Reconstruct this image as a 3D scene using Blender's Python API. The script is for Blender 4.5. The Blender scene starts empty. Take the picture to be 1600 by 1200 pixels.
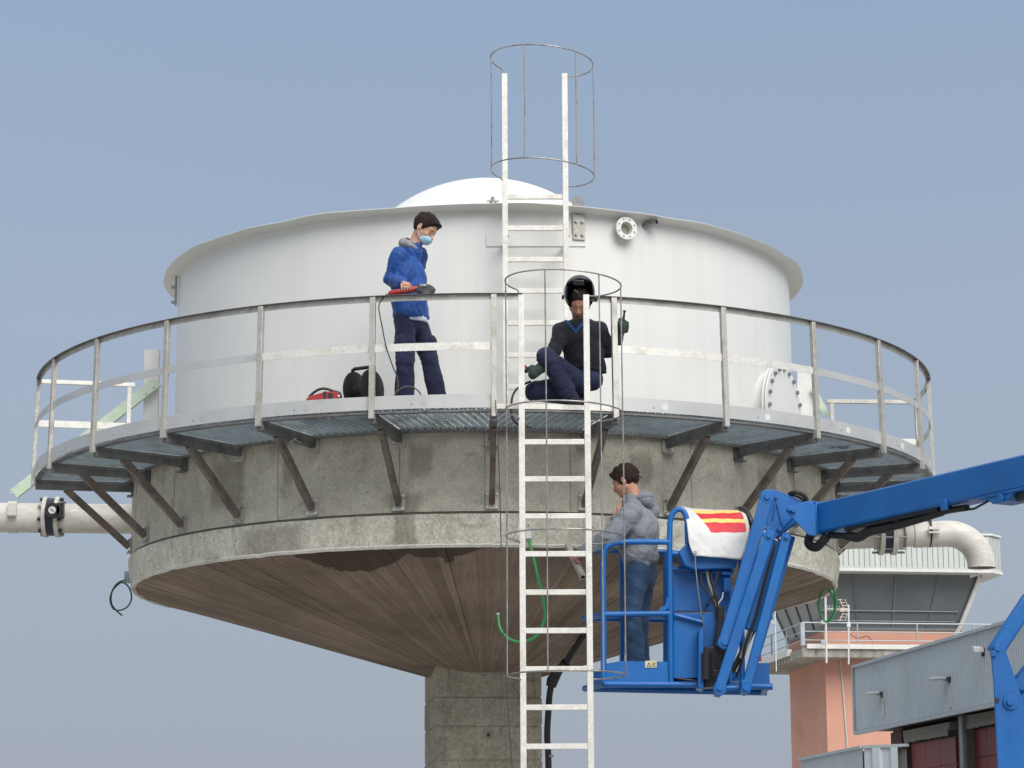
import bpy, bmesh, math, random
import numpy as np
from mathutils import Vector, Matrix, noise
random.seed(7); RNG = np.random.default_rng(7)
C = bpy.context.scene.collection
PI = math.pi

# ------------------------------------------------------------------ camera
F_PX, PITCH, DIST, YAW, ROLL = 3922.0, .1989, 28.028, .0113, -.0047
EYE = np.array([0, -DIST, 1.6])
_Fh = np.array([math.sin(YAW), math.cos(YAW), 0]); _R = np.array([math.cos(YAW), -math.sin(YAW), 0]); _Z = np.array([0, 0, 1.])
FW = _Fh*math.cos(PITCH)+_Z*math.sin(PITCH); _U = -_Fh*math.sin(PITCH)+_Z*math.cos(PITCH)
RT = _R*math.cos(ROLL)+_U*math.sin(ROLL); UP = _U*math.cos(ROLL)-_R*math.sin(ROLL)
cd = bpy.data.cameras.new('camera'); cam = bpy.data.objects.new('camera', cd); C.objects.link(cam)
cd.sensor_width = 36; cd.lens = F_PX/1600*36; cd.clip_start = .1; cd.clip_end = 6000
cam.matrix_world = Matrix(((RT[0], UP[0], -FW[0], EYE[0]), (RT[1], UP[1], -FW[1], EYE[1]), (RT[2], UP[2], -FW[2], EYE[2]), (0, 0, 0, 1)))
bpy.context.scene.camera = cam

# ------------------------------------------------------------------ sky, sun, exposure
SUN_EL, SUN_AZ = math.radians(40), math.radians(24)     # azimuth measured from the camera side towards the right
sc = bpy.context.scene
w = bpy.data.worlds.new('World'); sc.world = w; w.use_nodes = True
nt = w.node_tree; N = nt.nodes; L = nt.links; N.clear()
out = N.new('ShaderNodeOutputWorld'); bg = N.new('ShaderNodeBackground'); bg.inputs['Strength'].default_value = .1
sky = N.new('ShaderNodeTexSky'); sky.sky_type = 'NISHITA'; sky.sun_disc = False; sky.sun_elevation = SUN_EL
sky.sun_rotation = PI-SUN_AZ; sky.dust_density = 4; sky.air_density = 1.2; sky.altitude = 100
tc = N.new('ShaderNodeTexCoord'); sx = N.new('ShaderNodeSeparateXYZ'); L.new(tc.outputs['Generated'], sx.inputs[0])
cr = N.new('ShaderNodeValToRGB'); L.new(sx.outputs['Z'], cr.inputs[0])
e = cr.color_ramp.elements
e[0].position = 0; e[0].color = (3.9, 4.32, 5.1, 1)
e[1].position = 1; e[1].color = (15, 14.8, 14.6, 1)
for pos, col in ((.12, (3.85, 4.45, 5.45)), (.22, (3.75, 4.55, 5.85)), (.34, (3.2, 4.25, 5.85)), (.58, (8.0, 8.6, 9.6))):
    q = e.new(pos); q.color = (*col, 1)
hn = N.new('ShaderNodeTexNoise'); hn.inputs['Scale'].default_value = 2.2; hn.inputs['Detail'].default_value = 3
L.new(tc.outputs['Generated'], hn.inputs['Vector'])
hm = N.new('ShaderNodeMapRange'); hm.inputs['To Min'].default_value = .95; hm.inputs['To Max'].default_value = 1.05; L.new(hn.outputs[0], hm.inputs[0])
mulh = N.new('ShaderNodeVectorMath'); mulh.operation = 'SCALE'; L.new(cr.outputs[0], mulh.inputs[0]); L.new(hm.outputs[0], mulh.inputs['Scale'])
mx = N.new('ShaderNodeMix'); mx.data_type = 'RGBA'; mx.inputs[0].default_value = .88     # thin overcast veil over the clear sky
L.new(sky.outputs[0], mx.inputs[6]); L.new(mulh.outputs[0], mx.inputs[7]); L.new(mx.outputs[2], bg.inputs[0]); L.new(bg.outputs[0], out.inputs[0])
sd = bpy.data.lights.new('sun', 'SUN'); sd.energy = 3.0; sd.angle = math.radians(44); sd.color = (1, .965, .91)
sun = bpy.data.objects.new('sun', sd); C.objects.link(sun)
_sd = Vector((math.sin(SUN_AZ)*math.cos(SUN_EL), -math.cos(SUN_AZ)*math.cos(SUN_EL), math.sin(SUN_EL)))
sun.rotation_euler = _sd.to_track_quat('Z', 'Y').to_euler(); sun.location = (20, -20, 40)
vs = sc.view_settings; vs.view_transform = 'Standard'; vs.look = 'None'; vs.gamma = 1; vs.exposure = 0; vs.use_curve_mapping = False
sc.render.film_transparent = False

# ------------------------------------------------------------------ measuring helpers
def at(px, py, Y):
    d = FW+(px-800)/F_PX*RT-(py-600)/F_PX*UP
    return Vector(EYE+d*(Y-EYE[1])/d[1])
def atz(px, py, z):
    d = FW+(px-800)/F_PX*RT-(py-600)/F_PX*UP
    return Vector(EYE+d*z)
def pol(r, a, z): return Vector((r*math.sin(a), -r*math.cos(a), z))

# ------------------------------------------------------------------ materials
def nodes(name):
    m = bpy.data.materials.new(name); m.use_nodes = True
    t = m.node_tree; b = t.nodes['Principled BSDF']
    return m, t.nodes, t.links, b
def tex(n, l, kind, scale, vec=None, detail=4, rough=.55, dist=0):
    t = n.new('ShaderNodeTexNoise' if kind == 'n' else 'ShaderNodeTexVoronoi')
    t.inputs['Scale'].default_value = scale
    if kind == 'n':
        t.inputs['Detail'].default_value = detail; t.inputs['Roughness'].default_value = rough; t.inputs['Distortion'].default_value = dist
    if vec is not None: l.new(vec, t.inputs['Vector'])
    return t.outputs[0]
def mapv(n, l, scale=(1, 1, 1), loc=(0, 0, 0), rnd=False):
    c = n.new('ShaderNodeTexCoord'); mp = n.new('ShaderNodeMapping'); mp.inputs['Scale'].default_value = scale; mp.inputs['Location'].default_value = loc
    l.new(c.outputs['Object'], mp.inputs[0])
    if rnd:
        oi = n.new('ShaderNodeObjectInfo'); sc_ = n.new('ShaderNodeMath'); sc_.operation = 'MULTIPLY'; sc_.inputs[1].default_value = 37.
        l.new(oi.outputs['Random'], sc_.inputs[0]); l.new(sc_.outputs[0], mp.inputs['Location'])
    return mp.outputs[0]
def ramp(n, l, fac, stops):
    r = n.new('ShaderNodeValToRGB'); l.new(fac, r.inputs[0]); e = r.color_ramp.elements
    e[0].position, e[0].color = stops[0][0], (*stops[0][1], 1) if not isinstance(stops[0][1], float) else (stops[0][1],)*3+(1,)
    e[1].position = stops[-1][0]; c = stops[-1][1]; e[1].color = (*c, 1) if not isinstance(c, float) else (c, c, c, 1)
    for p, c in stops[1:-1]:
        q = e.new(p); q.color = (*c, 1) if not isinstance(c, float) else (c, c, c, 1)
    return r.outputs[0]
def mix(n, l, a, b, fac, mode='MIX'):
    m = n.new('ShaderNodeMix'); m.data_type = 'RGBA'; m.blend_type = mode; m.clamp_factor = True
    for sck, v in ((0, fac), (6, a), (7, b)):
        if isinstance(v, (int, float)): m.inputs[sck].default_value = v if sck == 0 else (v, v, v, 1)
        elif isinstance(v, tuple): m.inputs[sck].default_value = (*v, 1)
        else: l.new(v, m.inputs[sck])
    return m.outputs[2]
def bump(n, l, b, h, strength=.3, dist=.01):
    u = n.new('ShaderNodeBump'); u.inputs['Strength'].default_value = strength; u.inputs['Distance'].default_value = dist
    l.new(h, u.inputs['Height']); l.new(u.outputs[0], b.inputs['Normal'])
def mth(n, l, op, a, b=0.):
    m = n.new('ShaderNodeMath'); m.operation = op; m.use_clamp = False
    for i, v in ((0, a), (1, b)):
        if isinstance(v, (int, float)): m.inputs[i].default_value = v
        else: l.new(v, m.inputs[i])
    return m.outputs[0]
def simple(name, col, rough=.5, metal=0., var=.12, scale=6, dirt=None, bmp=0., bscale=60, spec=.5, sheen=0., stretch=(1, 1, 1), rnd=True):
    m, n, l, b = nodes(name)
    v = mapv(n, l, stretch, rnd=rnd)
    t = tex(n, l, 'n', scale, v, 6)
    c = mix(n, l, tuple(x*(1-var) for x in col), tuple(min(1, x*(1+var)) for x in col), ramp(n, l, t, [(.3, 0.), (.7, 1.)]))
    if dirt:
        d = tex(n, l, 'n', dirt[2], v, 8, .65)
        c = mix(n, l, c, dirt[0], ramp(n, l, d, [(dirt[1], 0.), (dirt[1]+.14, 1.)]))
    l.new(c, b.inputs['Base Color']); b.inputs['Metallic'].default_value = metal
    l.new(ramp(n, l, t, [(.2, max(0., rough-.08)), (.8, min(1., rough+.08))]), b.inputs['Roughness'])
    b.inputs['Specular IOR Level'].default_value = spec
    if sheen: b.inputs['Sheen Weight'].default_value = sheen
    if bmp: bump(n, l, b, tex(n, l, 'n', bscale, v, 4), bmp, .004)
    return m
M = {}
def concrete(name, lo, mid, hi, pit=.5, stain=(.08, .08, .065), stain_at=.60, crack=.5, damp=()):
    m, n, l, b = nodes(name)
    v = mapv(n, l)
    big = tex(n, l, 'n', 1.1, v, 7, .62, .4); med = tex(n, l, 'n', 7, v, 9, .72); fine = tex(n, l, 'n', 42, v, 6, .7)
    c = ramp(n, l, mth(n, l, 'ADD', mth(n, l, 'MULTIPLY', big, .55), mth(n, l, 'MULTIPLY', med, .45)), [(.34, lo), (.5, mid), (.66, hi)])
    vs_ = mapv(n, l, (9, 9, .55)); st = tex(n, l, 'n', 1, vs_, 5, .7)
    c = mix(n, l, c, stain, mth(n, l, 'MULTIPLY', ramp(n, l, st, [(stain_at, 0.), (stain_at+.17, 1.)]), .42))
    c = mix(n, l, c, tuple(min(1, x*1.45) for x in hi), mth(n, l, 'MULTIPLY', ramp(n, l, tex(n, l, 'n', 1, mapv(n, l, (14, 14, 2.4), (3, 1, 7)), 8, .75), [(.6, 0.), (.72, 1.)]), .4))
    # mottled patches and bleached lime marks
    pch = tex(n, l, 'n', 2.3, mapv(n, l, (1, 1, 1.6), (4, 4, 4)), 9, .66, 1.2)
    c = mix(n, l, c, tuple(x*.62 for x in lo), mth(n, l, 'MULTIPLY', ramp(n, l, pch, [(.56, 0.), (.68, 1.)]), .55))
    c = mix(n, l, c, ramp(n, l, fine, [(.3, .74), (.7, 1.2)]), .8, 'MULTIPLY')
    if crack: c = mix(n, l, c, ramp(n, l, tex(n, l, 'n', 13, mapv(n, l, (1, 1, .8), (8, 1, 3)), 8, .8, 2.2), [(.36, .62), (.5, 1.), (.64, 1.3)]), crack, 'MULTIPLY')
    for (x0, hw_, z0, z1) in damp:
        s_ = n.new('ShaderNodeSeparateXYZ'); l.new(v, s_.inputs[0])
        dx = mth(n, l, 'ABSOLUTE', mth(n, l, 'ADD', mth(n, l, 'SUBTRACT', s_.outputs[0], x0), mth(n, l, 'MULTIPLY', mth(n, l, 'SUBTRACT', med, .5), .12)))
        m1 = ramp(n, l, dx, [(hw_*.75, 1.), (hw_*1.1, 0.)]); zz = ramp(n, l, mth(n, l, 'SUBTRACT', s_.outputs[2], z0), [(0, 0.), ((z1-z0)*.25, 1.), ((z1-z0)*.8, 1.), (z1-z0, 0.)])
        c = mix(n, l, c, (.13, .12, .09), mth(n, l, 'MULTIPLY', mth(n, l, 'MULTIPLY', mth(n, l, 'MULTIPLY', m1, zz), mth(n, l, 'LESS_THAN', s_.outputs[1], 0.)), .5))
    vo = n.new('ShaderNodeTexVoronoi'); vo.inputs['Scale'].default_value = 17; l.new(v, vo.inputs['Vector'])
    gate = ramp(n, l, tex(n, l, 'n', 3, v, 3), [(.5, 0.), (.6, 1.)])
    hole = mth(n, l, 'MULTIPLY', ramp(n, l, vo.outputs['Distance'], [(.06, 1.), (.15, 0.)]), gate)
    c = mix(n, l, c, (.06, .06, .05), mth(n, l, 'MULTIPLY', hole, pit))
    l.new(c, b.inputs['Base Color']); b.inputs['Roughness'].default_value = .92; b.inputs['Specular IOR Level'].default_value = .25
    h = mth(n, l, 'SUBTRACT', mth(n, l, 'ADD', med, mth(n, l, 'MULTIPLY', fine, .5)), hole)
    bump(n, l, b, h, .45, .012)
    return m
M['ring'] = concrete('concrete_ring_wall', (.33, .32, .265), (.445, .43, .36), (.54, .525, .445), .8, crack=.22, damp=((-.77, .16, 5.1, 5.42), (-1.95, .06, 5.5, 5.85), (-.62, .12, 5.5, 5.9), (1.55, .12, 5.45, 5.85), (-2.6, .2, 5.3, 5.95), (2.9, .12, 5.3, 5.9)))
M['band'] = concrete('concrete_rim_band', (.38, .37, .30), (.56, .545, .46), (.72, .70, .60), .45, (.17, .16, .12), .55, .8, ((-.77, .12, 4.8, 5.25), (-2.1, .35, 4.7, 5.2), (1.3, .15, 4.8, 5.25)))
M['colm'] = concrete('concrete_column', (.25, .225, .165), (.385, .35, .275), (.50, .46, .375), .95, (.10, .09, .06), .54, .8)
M['beamc'] = simple('dark_joint_concrete', (.24, .23, .19), .9)  # one even darker tone for the construction and form joints
M['lime'] = concrete('lime_lip', (.5, .49, .43), (.62, .61, .55), (.74, .72, .66), .1, crack=0)

def soffit_mat():
    m, n, l, b = nodes('board_marked_soffit')
    v = mapv(n, l)
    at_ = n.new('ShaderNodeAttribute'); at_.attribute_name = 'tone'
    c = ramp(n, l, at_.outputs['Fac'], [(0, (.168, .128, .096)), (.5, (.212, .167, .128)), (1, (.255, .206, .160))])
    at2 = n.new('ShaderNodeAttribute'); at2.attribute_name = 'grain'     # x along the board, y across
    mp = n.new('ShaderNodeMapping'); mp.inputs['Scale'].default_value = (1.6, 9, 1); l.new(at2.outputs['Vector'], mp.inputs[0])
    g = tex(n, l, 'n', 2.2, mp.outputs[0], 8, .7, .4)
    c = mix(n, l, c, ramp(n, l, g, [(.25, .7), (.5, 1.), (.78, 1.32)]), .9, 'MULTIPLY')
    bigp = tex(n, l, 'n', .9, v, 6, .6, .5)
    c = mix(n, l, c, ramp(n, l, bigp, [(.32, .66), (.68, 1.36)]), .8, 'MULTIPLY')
    c = mix(n, l, c, (.2, .185, .15), mth(n, l, 'MULTIPLY', ramp(n, l, tex(n, l, 'n', 5, v, 8, .7), [(.56, 0.), (.7, 1.)]), .35))
    # dark wet patches under the rim
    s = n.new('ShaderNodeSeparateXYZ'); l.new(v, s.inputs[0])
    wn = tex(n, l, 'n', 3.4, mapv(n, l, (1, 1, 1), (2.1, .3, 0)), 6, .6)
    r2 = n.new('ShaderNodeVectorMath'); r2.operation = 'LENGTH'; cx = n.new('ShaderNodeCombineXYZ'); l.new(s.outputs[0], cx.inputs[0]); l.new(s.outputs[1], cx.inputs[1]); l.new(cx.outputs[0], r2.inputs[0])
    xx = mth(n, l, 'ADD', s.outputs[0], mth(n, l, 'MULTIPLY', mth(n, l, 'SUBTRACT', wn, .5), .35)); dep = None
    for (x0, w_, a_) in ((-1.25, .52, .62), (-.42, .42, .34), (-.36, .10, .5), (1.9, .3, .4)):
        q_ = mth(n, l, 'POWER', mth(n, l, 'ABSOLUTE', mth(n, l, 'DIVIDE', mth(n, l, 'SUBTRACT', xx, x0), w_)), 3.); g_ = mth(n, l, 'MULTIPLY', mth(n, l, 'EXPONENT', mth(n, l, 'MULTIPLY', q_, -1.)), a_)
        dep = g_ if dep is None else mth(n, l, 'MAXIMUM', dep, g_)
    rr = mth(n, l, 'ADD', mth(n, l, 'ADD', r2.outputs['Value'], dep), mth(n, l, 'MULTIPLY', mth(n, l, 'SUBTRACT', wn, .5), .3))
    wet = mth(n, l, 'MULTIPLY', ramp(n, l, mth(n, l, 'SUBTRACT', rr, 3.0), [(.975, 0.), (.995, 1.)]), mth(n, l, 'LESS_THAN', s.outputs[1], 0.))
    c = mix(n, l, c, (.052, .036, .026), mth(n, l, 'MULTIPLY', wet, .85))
    l.new(c, b.inputs['Base Color']); b.inputs['Roughness'].default_value = .85; b.inputs['Specular IOR Level'].default_value = .3
    bump(n, l, b, g, .5, .008)
    return m
M['soffit'] = soffit_mat()

def tank_mat():
    m, n, l, b = nodes('white_tank_paint')
    v = mapv(n, l); a = tex(n, l, 'n', .8, v, 5); st = tex(n, l, 'n', 1, mapv(n, l, (7, 7, .3)), 6, .6)
    c = ramp(n, l, a, [(.3, (.645, .65, .63)), (.7, (.71, .712, .69))])
    c = mix(n, l, c, (.5, .53, .52), mth(n, l, 'MULTIPLY', ramp(n, l, st, [(.5, 0.), (.75, 1.)]), .2))
    sp = tex(n, l, 'n', 9, mapv(n, l, (1, 1, 1.6), (9, 2, 2)), 7, .72)
    c = mix(n, l, c, (.36, .38, .37), mth(n, l, 'MULTIPLY', ramp(n, l, sp, [(.68, 0.), (.76, 1.)]), .4))
    l.new(c, b.inputs['Base Color']); b.inputs['Roughness'].default_value = .42
    bump(n, l, b, mth(n, l, 'ADD', tex(n, l, 'n', 1.7, mapv(n, l, (1, 1, .5)), 2), mth(n, l, 'MULTIPLY', tex(n, l, 'n', 90, v, 2), .03)), .35, .03)
    return m
M['tank'] = tank_mat()
def weathered(name, base, rough, metal, marks, rust=0., stretch=(1, 1, 1)):
    m, n, l, b = nodes(name)
    v = mapv(n, l, stretch, rnd=True)
    a = tex(n, l, 'n', 5, v, 8, .7, .3); f = tex(n, l, 'n', 38, v, 5, .7)
    c = mix(n, l, base, marks, ramp(n, l, a, [(.44, 0.), (.66, 1.)]))
    c = mix(n, l, c, tuple(min(1, x*1.5) for x in base), mth(n, l, 'MULTIPLY', ramp(n, l, tex(n, l, 'n', 11, v, 7, .75), [(.58, 0.), (.66, 1.)]), .6))
    if rust: c = mix(n, l, c, (.16, .075, .03), mth(n, l, 'MULTIPLY', ramp(n, l, tex(n, l, 'n', 3.1, v, 8, .7), [(.55, 0.), (.7, 1.)]), rust))
    c = mix(n, l, c, ramp(n, l, f, [(.3, .8), (.7, 1.15)]), .7, 'MULTIPLY')
    l.new(c, b.inputs['Base Color']); b.inputs['Metallic'].default_value = metal
    l.new(ramp(n, l, a, [(.3, rough-.1), (.7, rough+.15)]), b.inputs['Roughness']); bump(n, l, b, f, .15, .003)
    return m
M['alu'] = weathered('galvanised_light', (.50, .49, .45), .45, .45, (.37, .355, .315), .2)
M['ladder'] = weathered('ladder_aluminium', (.74, .73, .68), .45, .3, (.58, .56, .50), .1)
M['toe'] = simple('toe_board_aluminium', (.50, .505, .50), .42, .3, var=.07, scale=2.5, dirt=((.36, .365, .36), .6, 7))
M['beam'] = weathered('dull_steel', (.165, .168, .17), .55, .3, (.09, .09, .09), .2)
M['brace'] = weathered('rusty_steel', (.185, .16, .14), .6, .25, (.095, .075, .062), .45)
M['wire'] = weathered('cage_wire', (.36, .35, .34), .4, .6, (.17, .16, .15), .3)
M['grate'] = simple('galvanised_grating', (.40, .465, .50), .4, .35, var=.2, scale=5, dirt=((.035, .035, .035), .63, 1.9), rnd=False)
M['stain'] = simple('grey_bolt_steel', (.3, .3, .29), .35, .8)
M['dark'] = simple('black_plastic', (.016, .016, .018), .42, var=.3, scale=30)
M['rubber'] = simple('black_rubber', (.014, .013, .013), .6, var=.4, scale=20, bmp=.4, bscale=80)
def bluem():
    m, n, l, b = nodes('lift_blue_paint')
    v = mapv(n, l, rnd=True)
    a = tex(n, l, 'n', 2.2, v, 6); c = mix(n, l, (.001, .098, .34), (.002, .125, .41), ramp(n, l, a, [(.35, 0.), (.65, 1.)]))
    sc1 = tex(n, l, 'n', 6, mapv(n, l, (1, 1, 9), rnd=True), 9, .8, 2.0)
    c = mix(n, l, c, (.22, .38, .58), mth(n, l, 'MULTIPLY', ramp(n, l, sc1, [(.66, 0.), (.70, 1.)]), .8))
    dn = tex(n, l, 'n', 5, mapv(n, l, (1, 1, .6), (7, 7, 7)), 8, .75)
    c = mix(n, l, c, (.03, .05, .08), mth(n, l, 'MULTIPLY', ramp(n, l, dn, [(.58, 0.), (.75, 1.)]), .45))
    l.new(c, b.inputs['Base Color']); l.new(ramp(n, l, dn, [(.3, .28), (.7, .5)]), b.inputs['Roughness'])
    bump(n, l, b, tex(n, l, 'n', 2.5, v, 2), .15, .02)
    return m
M['blue'] = bluem()
M['pink'] = simple('salmon_render', (.60, .32, .24), .9, var=.10, scale=.5, bmp=.2, dirt=((.47, .24, .17), .6, .35), spec=.2)
M['white'] = simple('white_painted_metal', (.66, .66, .63), .5, var=.08)
M['pipe'] = weathered('cream_pipe_paint', (.60, .58, .53), .5, 0., (.50, .48, .43), .05, (.5, 2, 2))
M['mint'] = simple('pale_green_primer', (.47, .56, .44), .6, var=.1)
M['clad'] = simple('grey_blue_cladding', (.46, .515, .54), .5, .1, var=.08, scale=.6, dirt=((.5, .48, .44), .66, .5))
M['clad2'] = simple('pale_roof_cladding', (.52, .545, .52), .5, .1, var=.06, scale=.6)
M['flash'] = simple('flashing', (.40, .44, .46), .45, .3)
M['red'] = simple('red_door', (.22, .035, .03), .5, var=.15, scale=2)
M['slab'] = concrete('tower_slab', (.22, .2, .17), (.36, .34, .3), (.55, .53, .47), .2, (.08, .07, .055), .5)
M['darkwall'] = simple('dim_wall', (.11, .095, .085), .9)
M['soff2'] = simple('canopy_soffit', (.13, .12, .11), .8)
M['green'] = simple('green_hose', (.02, .26, .07), .35, var=.1)
M['darkgreen'] = simple('dark_green_hose', (.008, .09, .05), .35, var=.1)
M['cable'] = simple('grey_cable', (.05, .045, .045), .5)
M['ground'] = simple('concrete_apron', (.33, .315, .29), .95, var=.2, scale=.2, bmp=.4, dirt=((.22, .21, .20), .6, .08), rnd=False)
M['orange'] = simple('rust_red_plastic', (.33, .02, .02), .4, var=.2, scale=20)
M['skin'] = None
def glassm():
    m, n, l, b = nodes('tinted_glass')
    a = tex(n, l, 'n', .5, mapv(n, l), 3)
    l.new(ramp(n, l, a, [(.3, (.10, .115, .125)), (.7, (.14, .155, .165))]), b.inputs['Base Color']); b.inputs['Roughness'].default_value = .12
    return m
M['glass'] = glassm()
M['lampglass'] = simple('lamp_glass', (.8, .8, .76), .3)

# ------------------------------------------------------------------ mesh helpers
class MB:
    def __init__(s): s.v = []; s.f = []
    def add(s, vs_, fs):
        o = len(s.v); s.v += [tuple(x) for x in vs_]; s.f += [tuple(i+o for i in q) for q in fs]; return s
    def box(s, c, size, X=(1, 0, 0), Y=(0, 1, 0), Zv=(0, 0, 1)):
        c = Vector(c); X, Y, Zv = Vector(X)*size[0]/2, Vector(Y)*size[1]/2, Vector(Zv)*size[2]/2
        vs_ = [c+a*X+b*Y+d*Zv for a in (-1, 1) for b in (-1, 1) for d in (-1, 1)]
        return s.add(vs_, [(0, 1, 3, 2), (4, 6, 7, 5), (0, 4, 5, 1), (2, 3, 7, 6), (0, 2, 6, 4), (1, 5, 7, 3)])
    def bar(s, a, b, wd, h, up=(0, 0, 1)):
        a, b = Vector(a), Vector(b); d = (b-a); ln = d.length; d.normalize(); up = Vector(up)
        sd_ = d.cross(up)
        if sd_.length < 1e-4: sd_ = d.cross(Vector((1, 0, 0)))
        sd_.normalize(); u = sd_.cross(d)
        return s.box((a+b)/2, (ln, wd, h), d, sd_, u)
    def tube(s, pts, r, n=10, closed=False, caps=True):
        pts = [Vector(p) for p in pts]; m = len(pts); rs = r if isinstance(r, (list, tuple)) else [r]*m
        prev = None; vs_ = []
        for i, p in enumerate(pts):
            if closed: t = pts[(i+1) % m]-pts[i-1]
            else: t = pts[min(i+1, m-1)]-pts[max(i-1, 0)]
            t.normalize()
            if prev is None:
                u = t.cross(Vector((0, 0, 1)))
                if u.length < .05: u = t.cross(Vector((0, 1, 0)))
                u.normalize()
            else: u = (prev-t*prev.dot(t)).normalized()
            prev = u; w_ = t.cross(u)
            vs_ += [p+(u*math.cos(2*PI*k/n)+w_*math.sin(2*PI*k/n))*rs[i] for k in range(n)]
        fs = []
        for i in range(m if closed else m-1):
            j = (i+1) % m
            fs += [(i*n+k, i*n+(k+1) % n, j*n+(k+1) % n, j*n+k) for k in range(n)]
        if not closed and caps: fs += [tuple(range(n-1, -1, -1)), tuple((m-1)*n+k for k in range(n))]
        return s.add(vs_, fs)
    def lathe(s, prof, n=96, a0=0, a1=2*PI, o=(0, 0, 0), axis=None, fn=None):
        o = Vector(o); full = abs(a1-a0-2*PI) < 1e-6; k = n if full else n+1
        if axis is None: X, Y, A = Vector((1, 0, 0)), Vector((0, 1, 0)), Vector((0, 0, 1))
        else:
            A = Vector(axis).normalized(); X = A.orthogonal().normalized(); Y = A.cross(X)
        vs_ = []
        for i in range(k):
            a = a0+(a1-a0)*i/n
            for (r, z) in prof:
                if fn: r, z = fn(a, r, z)
                if axis is None: vs_.append(o+Vector((r*math.sin(a), -r*math.cos(a), z)))
                else: vs_.append(o+(X*math.cos(a)+Y*math.sin(a))*r+A*z)
        m = len(prof); fs = []
        for i in range(n):
            j = (i+1) % k
            fs += [(i*m+q, j*m+q, j*m+q+1, i*m+q+1) for q in range(m-1)]
        return s.add(vs_, fs)
    def prism(s, poly, thick):      # poly: coplanar points, thick: vector
        p = [Vector(q) for q in poly]; t = Vector(thick); n = len(p)
        return s.add(p+[q+t for q in p], [tuple(range(n-1, -1, -1)), tuple(range(n, 2*n))]+[(i, (i+1) % n, (i+1) % n+n, i+n) for i in range(n)])
    def disc(s, c, axis, r, h, n=16, top=True):
        A = Vector(axis).normalized(); return s.tube([Vector(c), Vector(c)+A*h], r, n)
    def obj(s, name, mat, parent=None, bev=0., smooth=None, fix=True):
        me = bpy.data.meshes.new(name); me.from_pydata(s.v, [], s.f); me.update()
        if fix:
            bm = bmesh.new(); bm.from_mesh(me); bmesh.ops.remove_doubles(bm, verts=bm.verts, dist=1e-5); bmesh.ops.recalc_face_normals(bm, faces=bm.faces); bm.to_mesh(me); bm.free()
        return link(name, me, mat, parent, bev, smooth)
def link(name, me, mat, parent=None, bev=0., smooth=None):
    o = bpy.data.objects.new(name, me); C.objects.link(o)
    if mat is not None: me.materials.append(M[mat] if isinstance(mat, str) else mat)
    if smooth is None: smooth = 35
    if smooth:
        me.polygons.foreach_set('use_smooth', [True]*len(me.polygons)); me.update()
        try: me.set_sharp_from_angle(angle=math.radians(smooth))
        except Exception: pass
    if bev:
        b = o.modifiers.new('bevel', 'BEVEL'); b.width = bev; b.segments = 2; b.limit_method = 'ANGLE'; b.angle_limit = math.radians(40)
    if parent is not None:
        o.parent = parent
        if parent.type == 'EMPTY' or True: o.matrix_parent_inverse = world(parent).inverted()
    return o
def world(o):
    m = Matrix.Translation(o.location) @ o.rotation_euler.to_matrix().to_4x4()
    if o.parent is not None: m = world(o.parent) @ o.matrix_parent_inverse @ m
    return m
def thing(name, loc, label, cat, group=None):
    o = bpy.data.objects.new(name, None); C.objects.link(o); o.location = loc; o.empty_display_size = .3
    o['label'] = label; o['category'] = cat
    if group: o['group'] = group
    return o
def tag(o, label, cat, group=None):
    o['label'] = label; o['category'] = cat
    if group: o['group'] = group
    return o
def copy_part(src, parent, mat4):
    c = src.copy(); C.objects.link(c); c.parent = parent; c.matrix_parent_inverse = world(parent).inverted(); c.matrix_basis = mat4
    return c

def arc_bar(r0, r1, z0, z1, a0, a1, n=10):
    m = MB(); vs_ = []
    for i in range(n+1):
        a = a0+(a1-a0)*i/n
        vs_ += [pol(r0, a, z0), pol(r1, a, z0), pol(r1, a, z1), pol(r0, a, z1)]
    fs = [(0, 1, 2, 3), tuple(4*n+k for k in (3, 2, 1, 0))]
    for i in range(n):
        for k in range(4): fs.append((4*i+k, 4*i+4+k, 4*i+4+(k+1) % 4, 4*i+(k+1) % 4))
    return m.add(vs_, fs)
# ------------------------------------------------------------------ ground
g = MB().box((0, 1400, -.5), (6000, 3600, 1)).obj('ground', 'ground', smooth=0); g['kind'] = 'structure'

# ------------------------------------------------------------------ water tower (concrete)
tower = thing('water_tower', (0, 0, 0), 'grey concrete water tower with flaring cone bowl on a single square column', 'water tower')
def wn_(a, s=1., k=0): return noise.noise(Vector((math.cos(a)*s+k, math.sin(a)*s, k*1.7)))
MB().lathe([(3.3, 6.025), (3.955, 6.025), (3.955, 5.99), (3.93, 5.985), (3.93, 5.9), (3.932, 5.203)], 160).obj('ring_wall', 'ring', tower)
MB().lathe([(3.932, 5.203), (3.908, 5.199), (3.904, 5.187), (3.912, 5.182)], 160).obj('construction_joint', 'beamc', tower)
MB().lathe([(3.912, 5.182), (3.95, 5.176), (3.955, 5.14), (3.94, 5.0), (3.915, 4.885)], 200, fn=lambda a, r, z: (r+.006*wn_(a, 14), z+.004*wn_(a, 30, 2))).obj('rim_band', 'band', tower)
MB().lathe([(3.915, 4.8905), (3.926, 4.876), (3.908, 4.852), (3.865, 4.862)], 420, fn=lambda a, r, z: (r+.006*wn_(a, 60), z+.006*wn_(a, 18, 3)+.016*wn_(a, 150, 5)*max(0, wn_(a, 9, 8)+.25))).obj('rim_lip', 'lime', tower)
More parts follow.
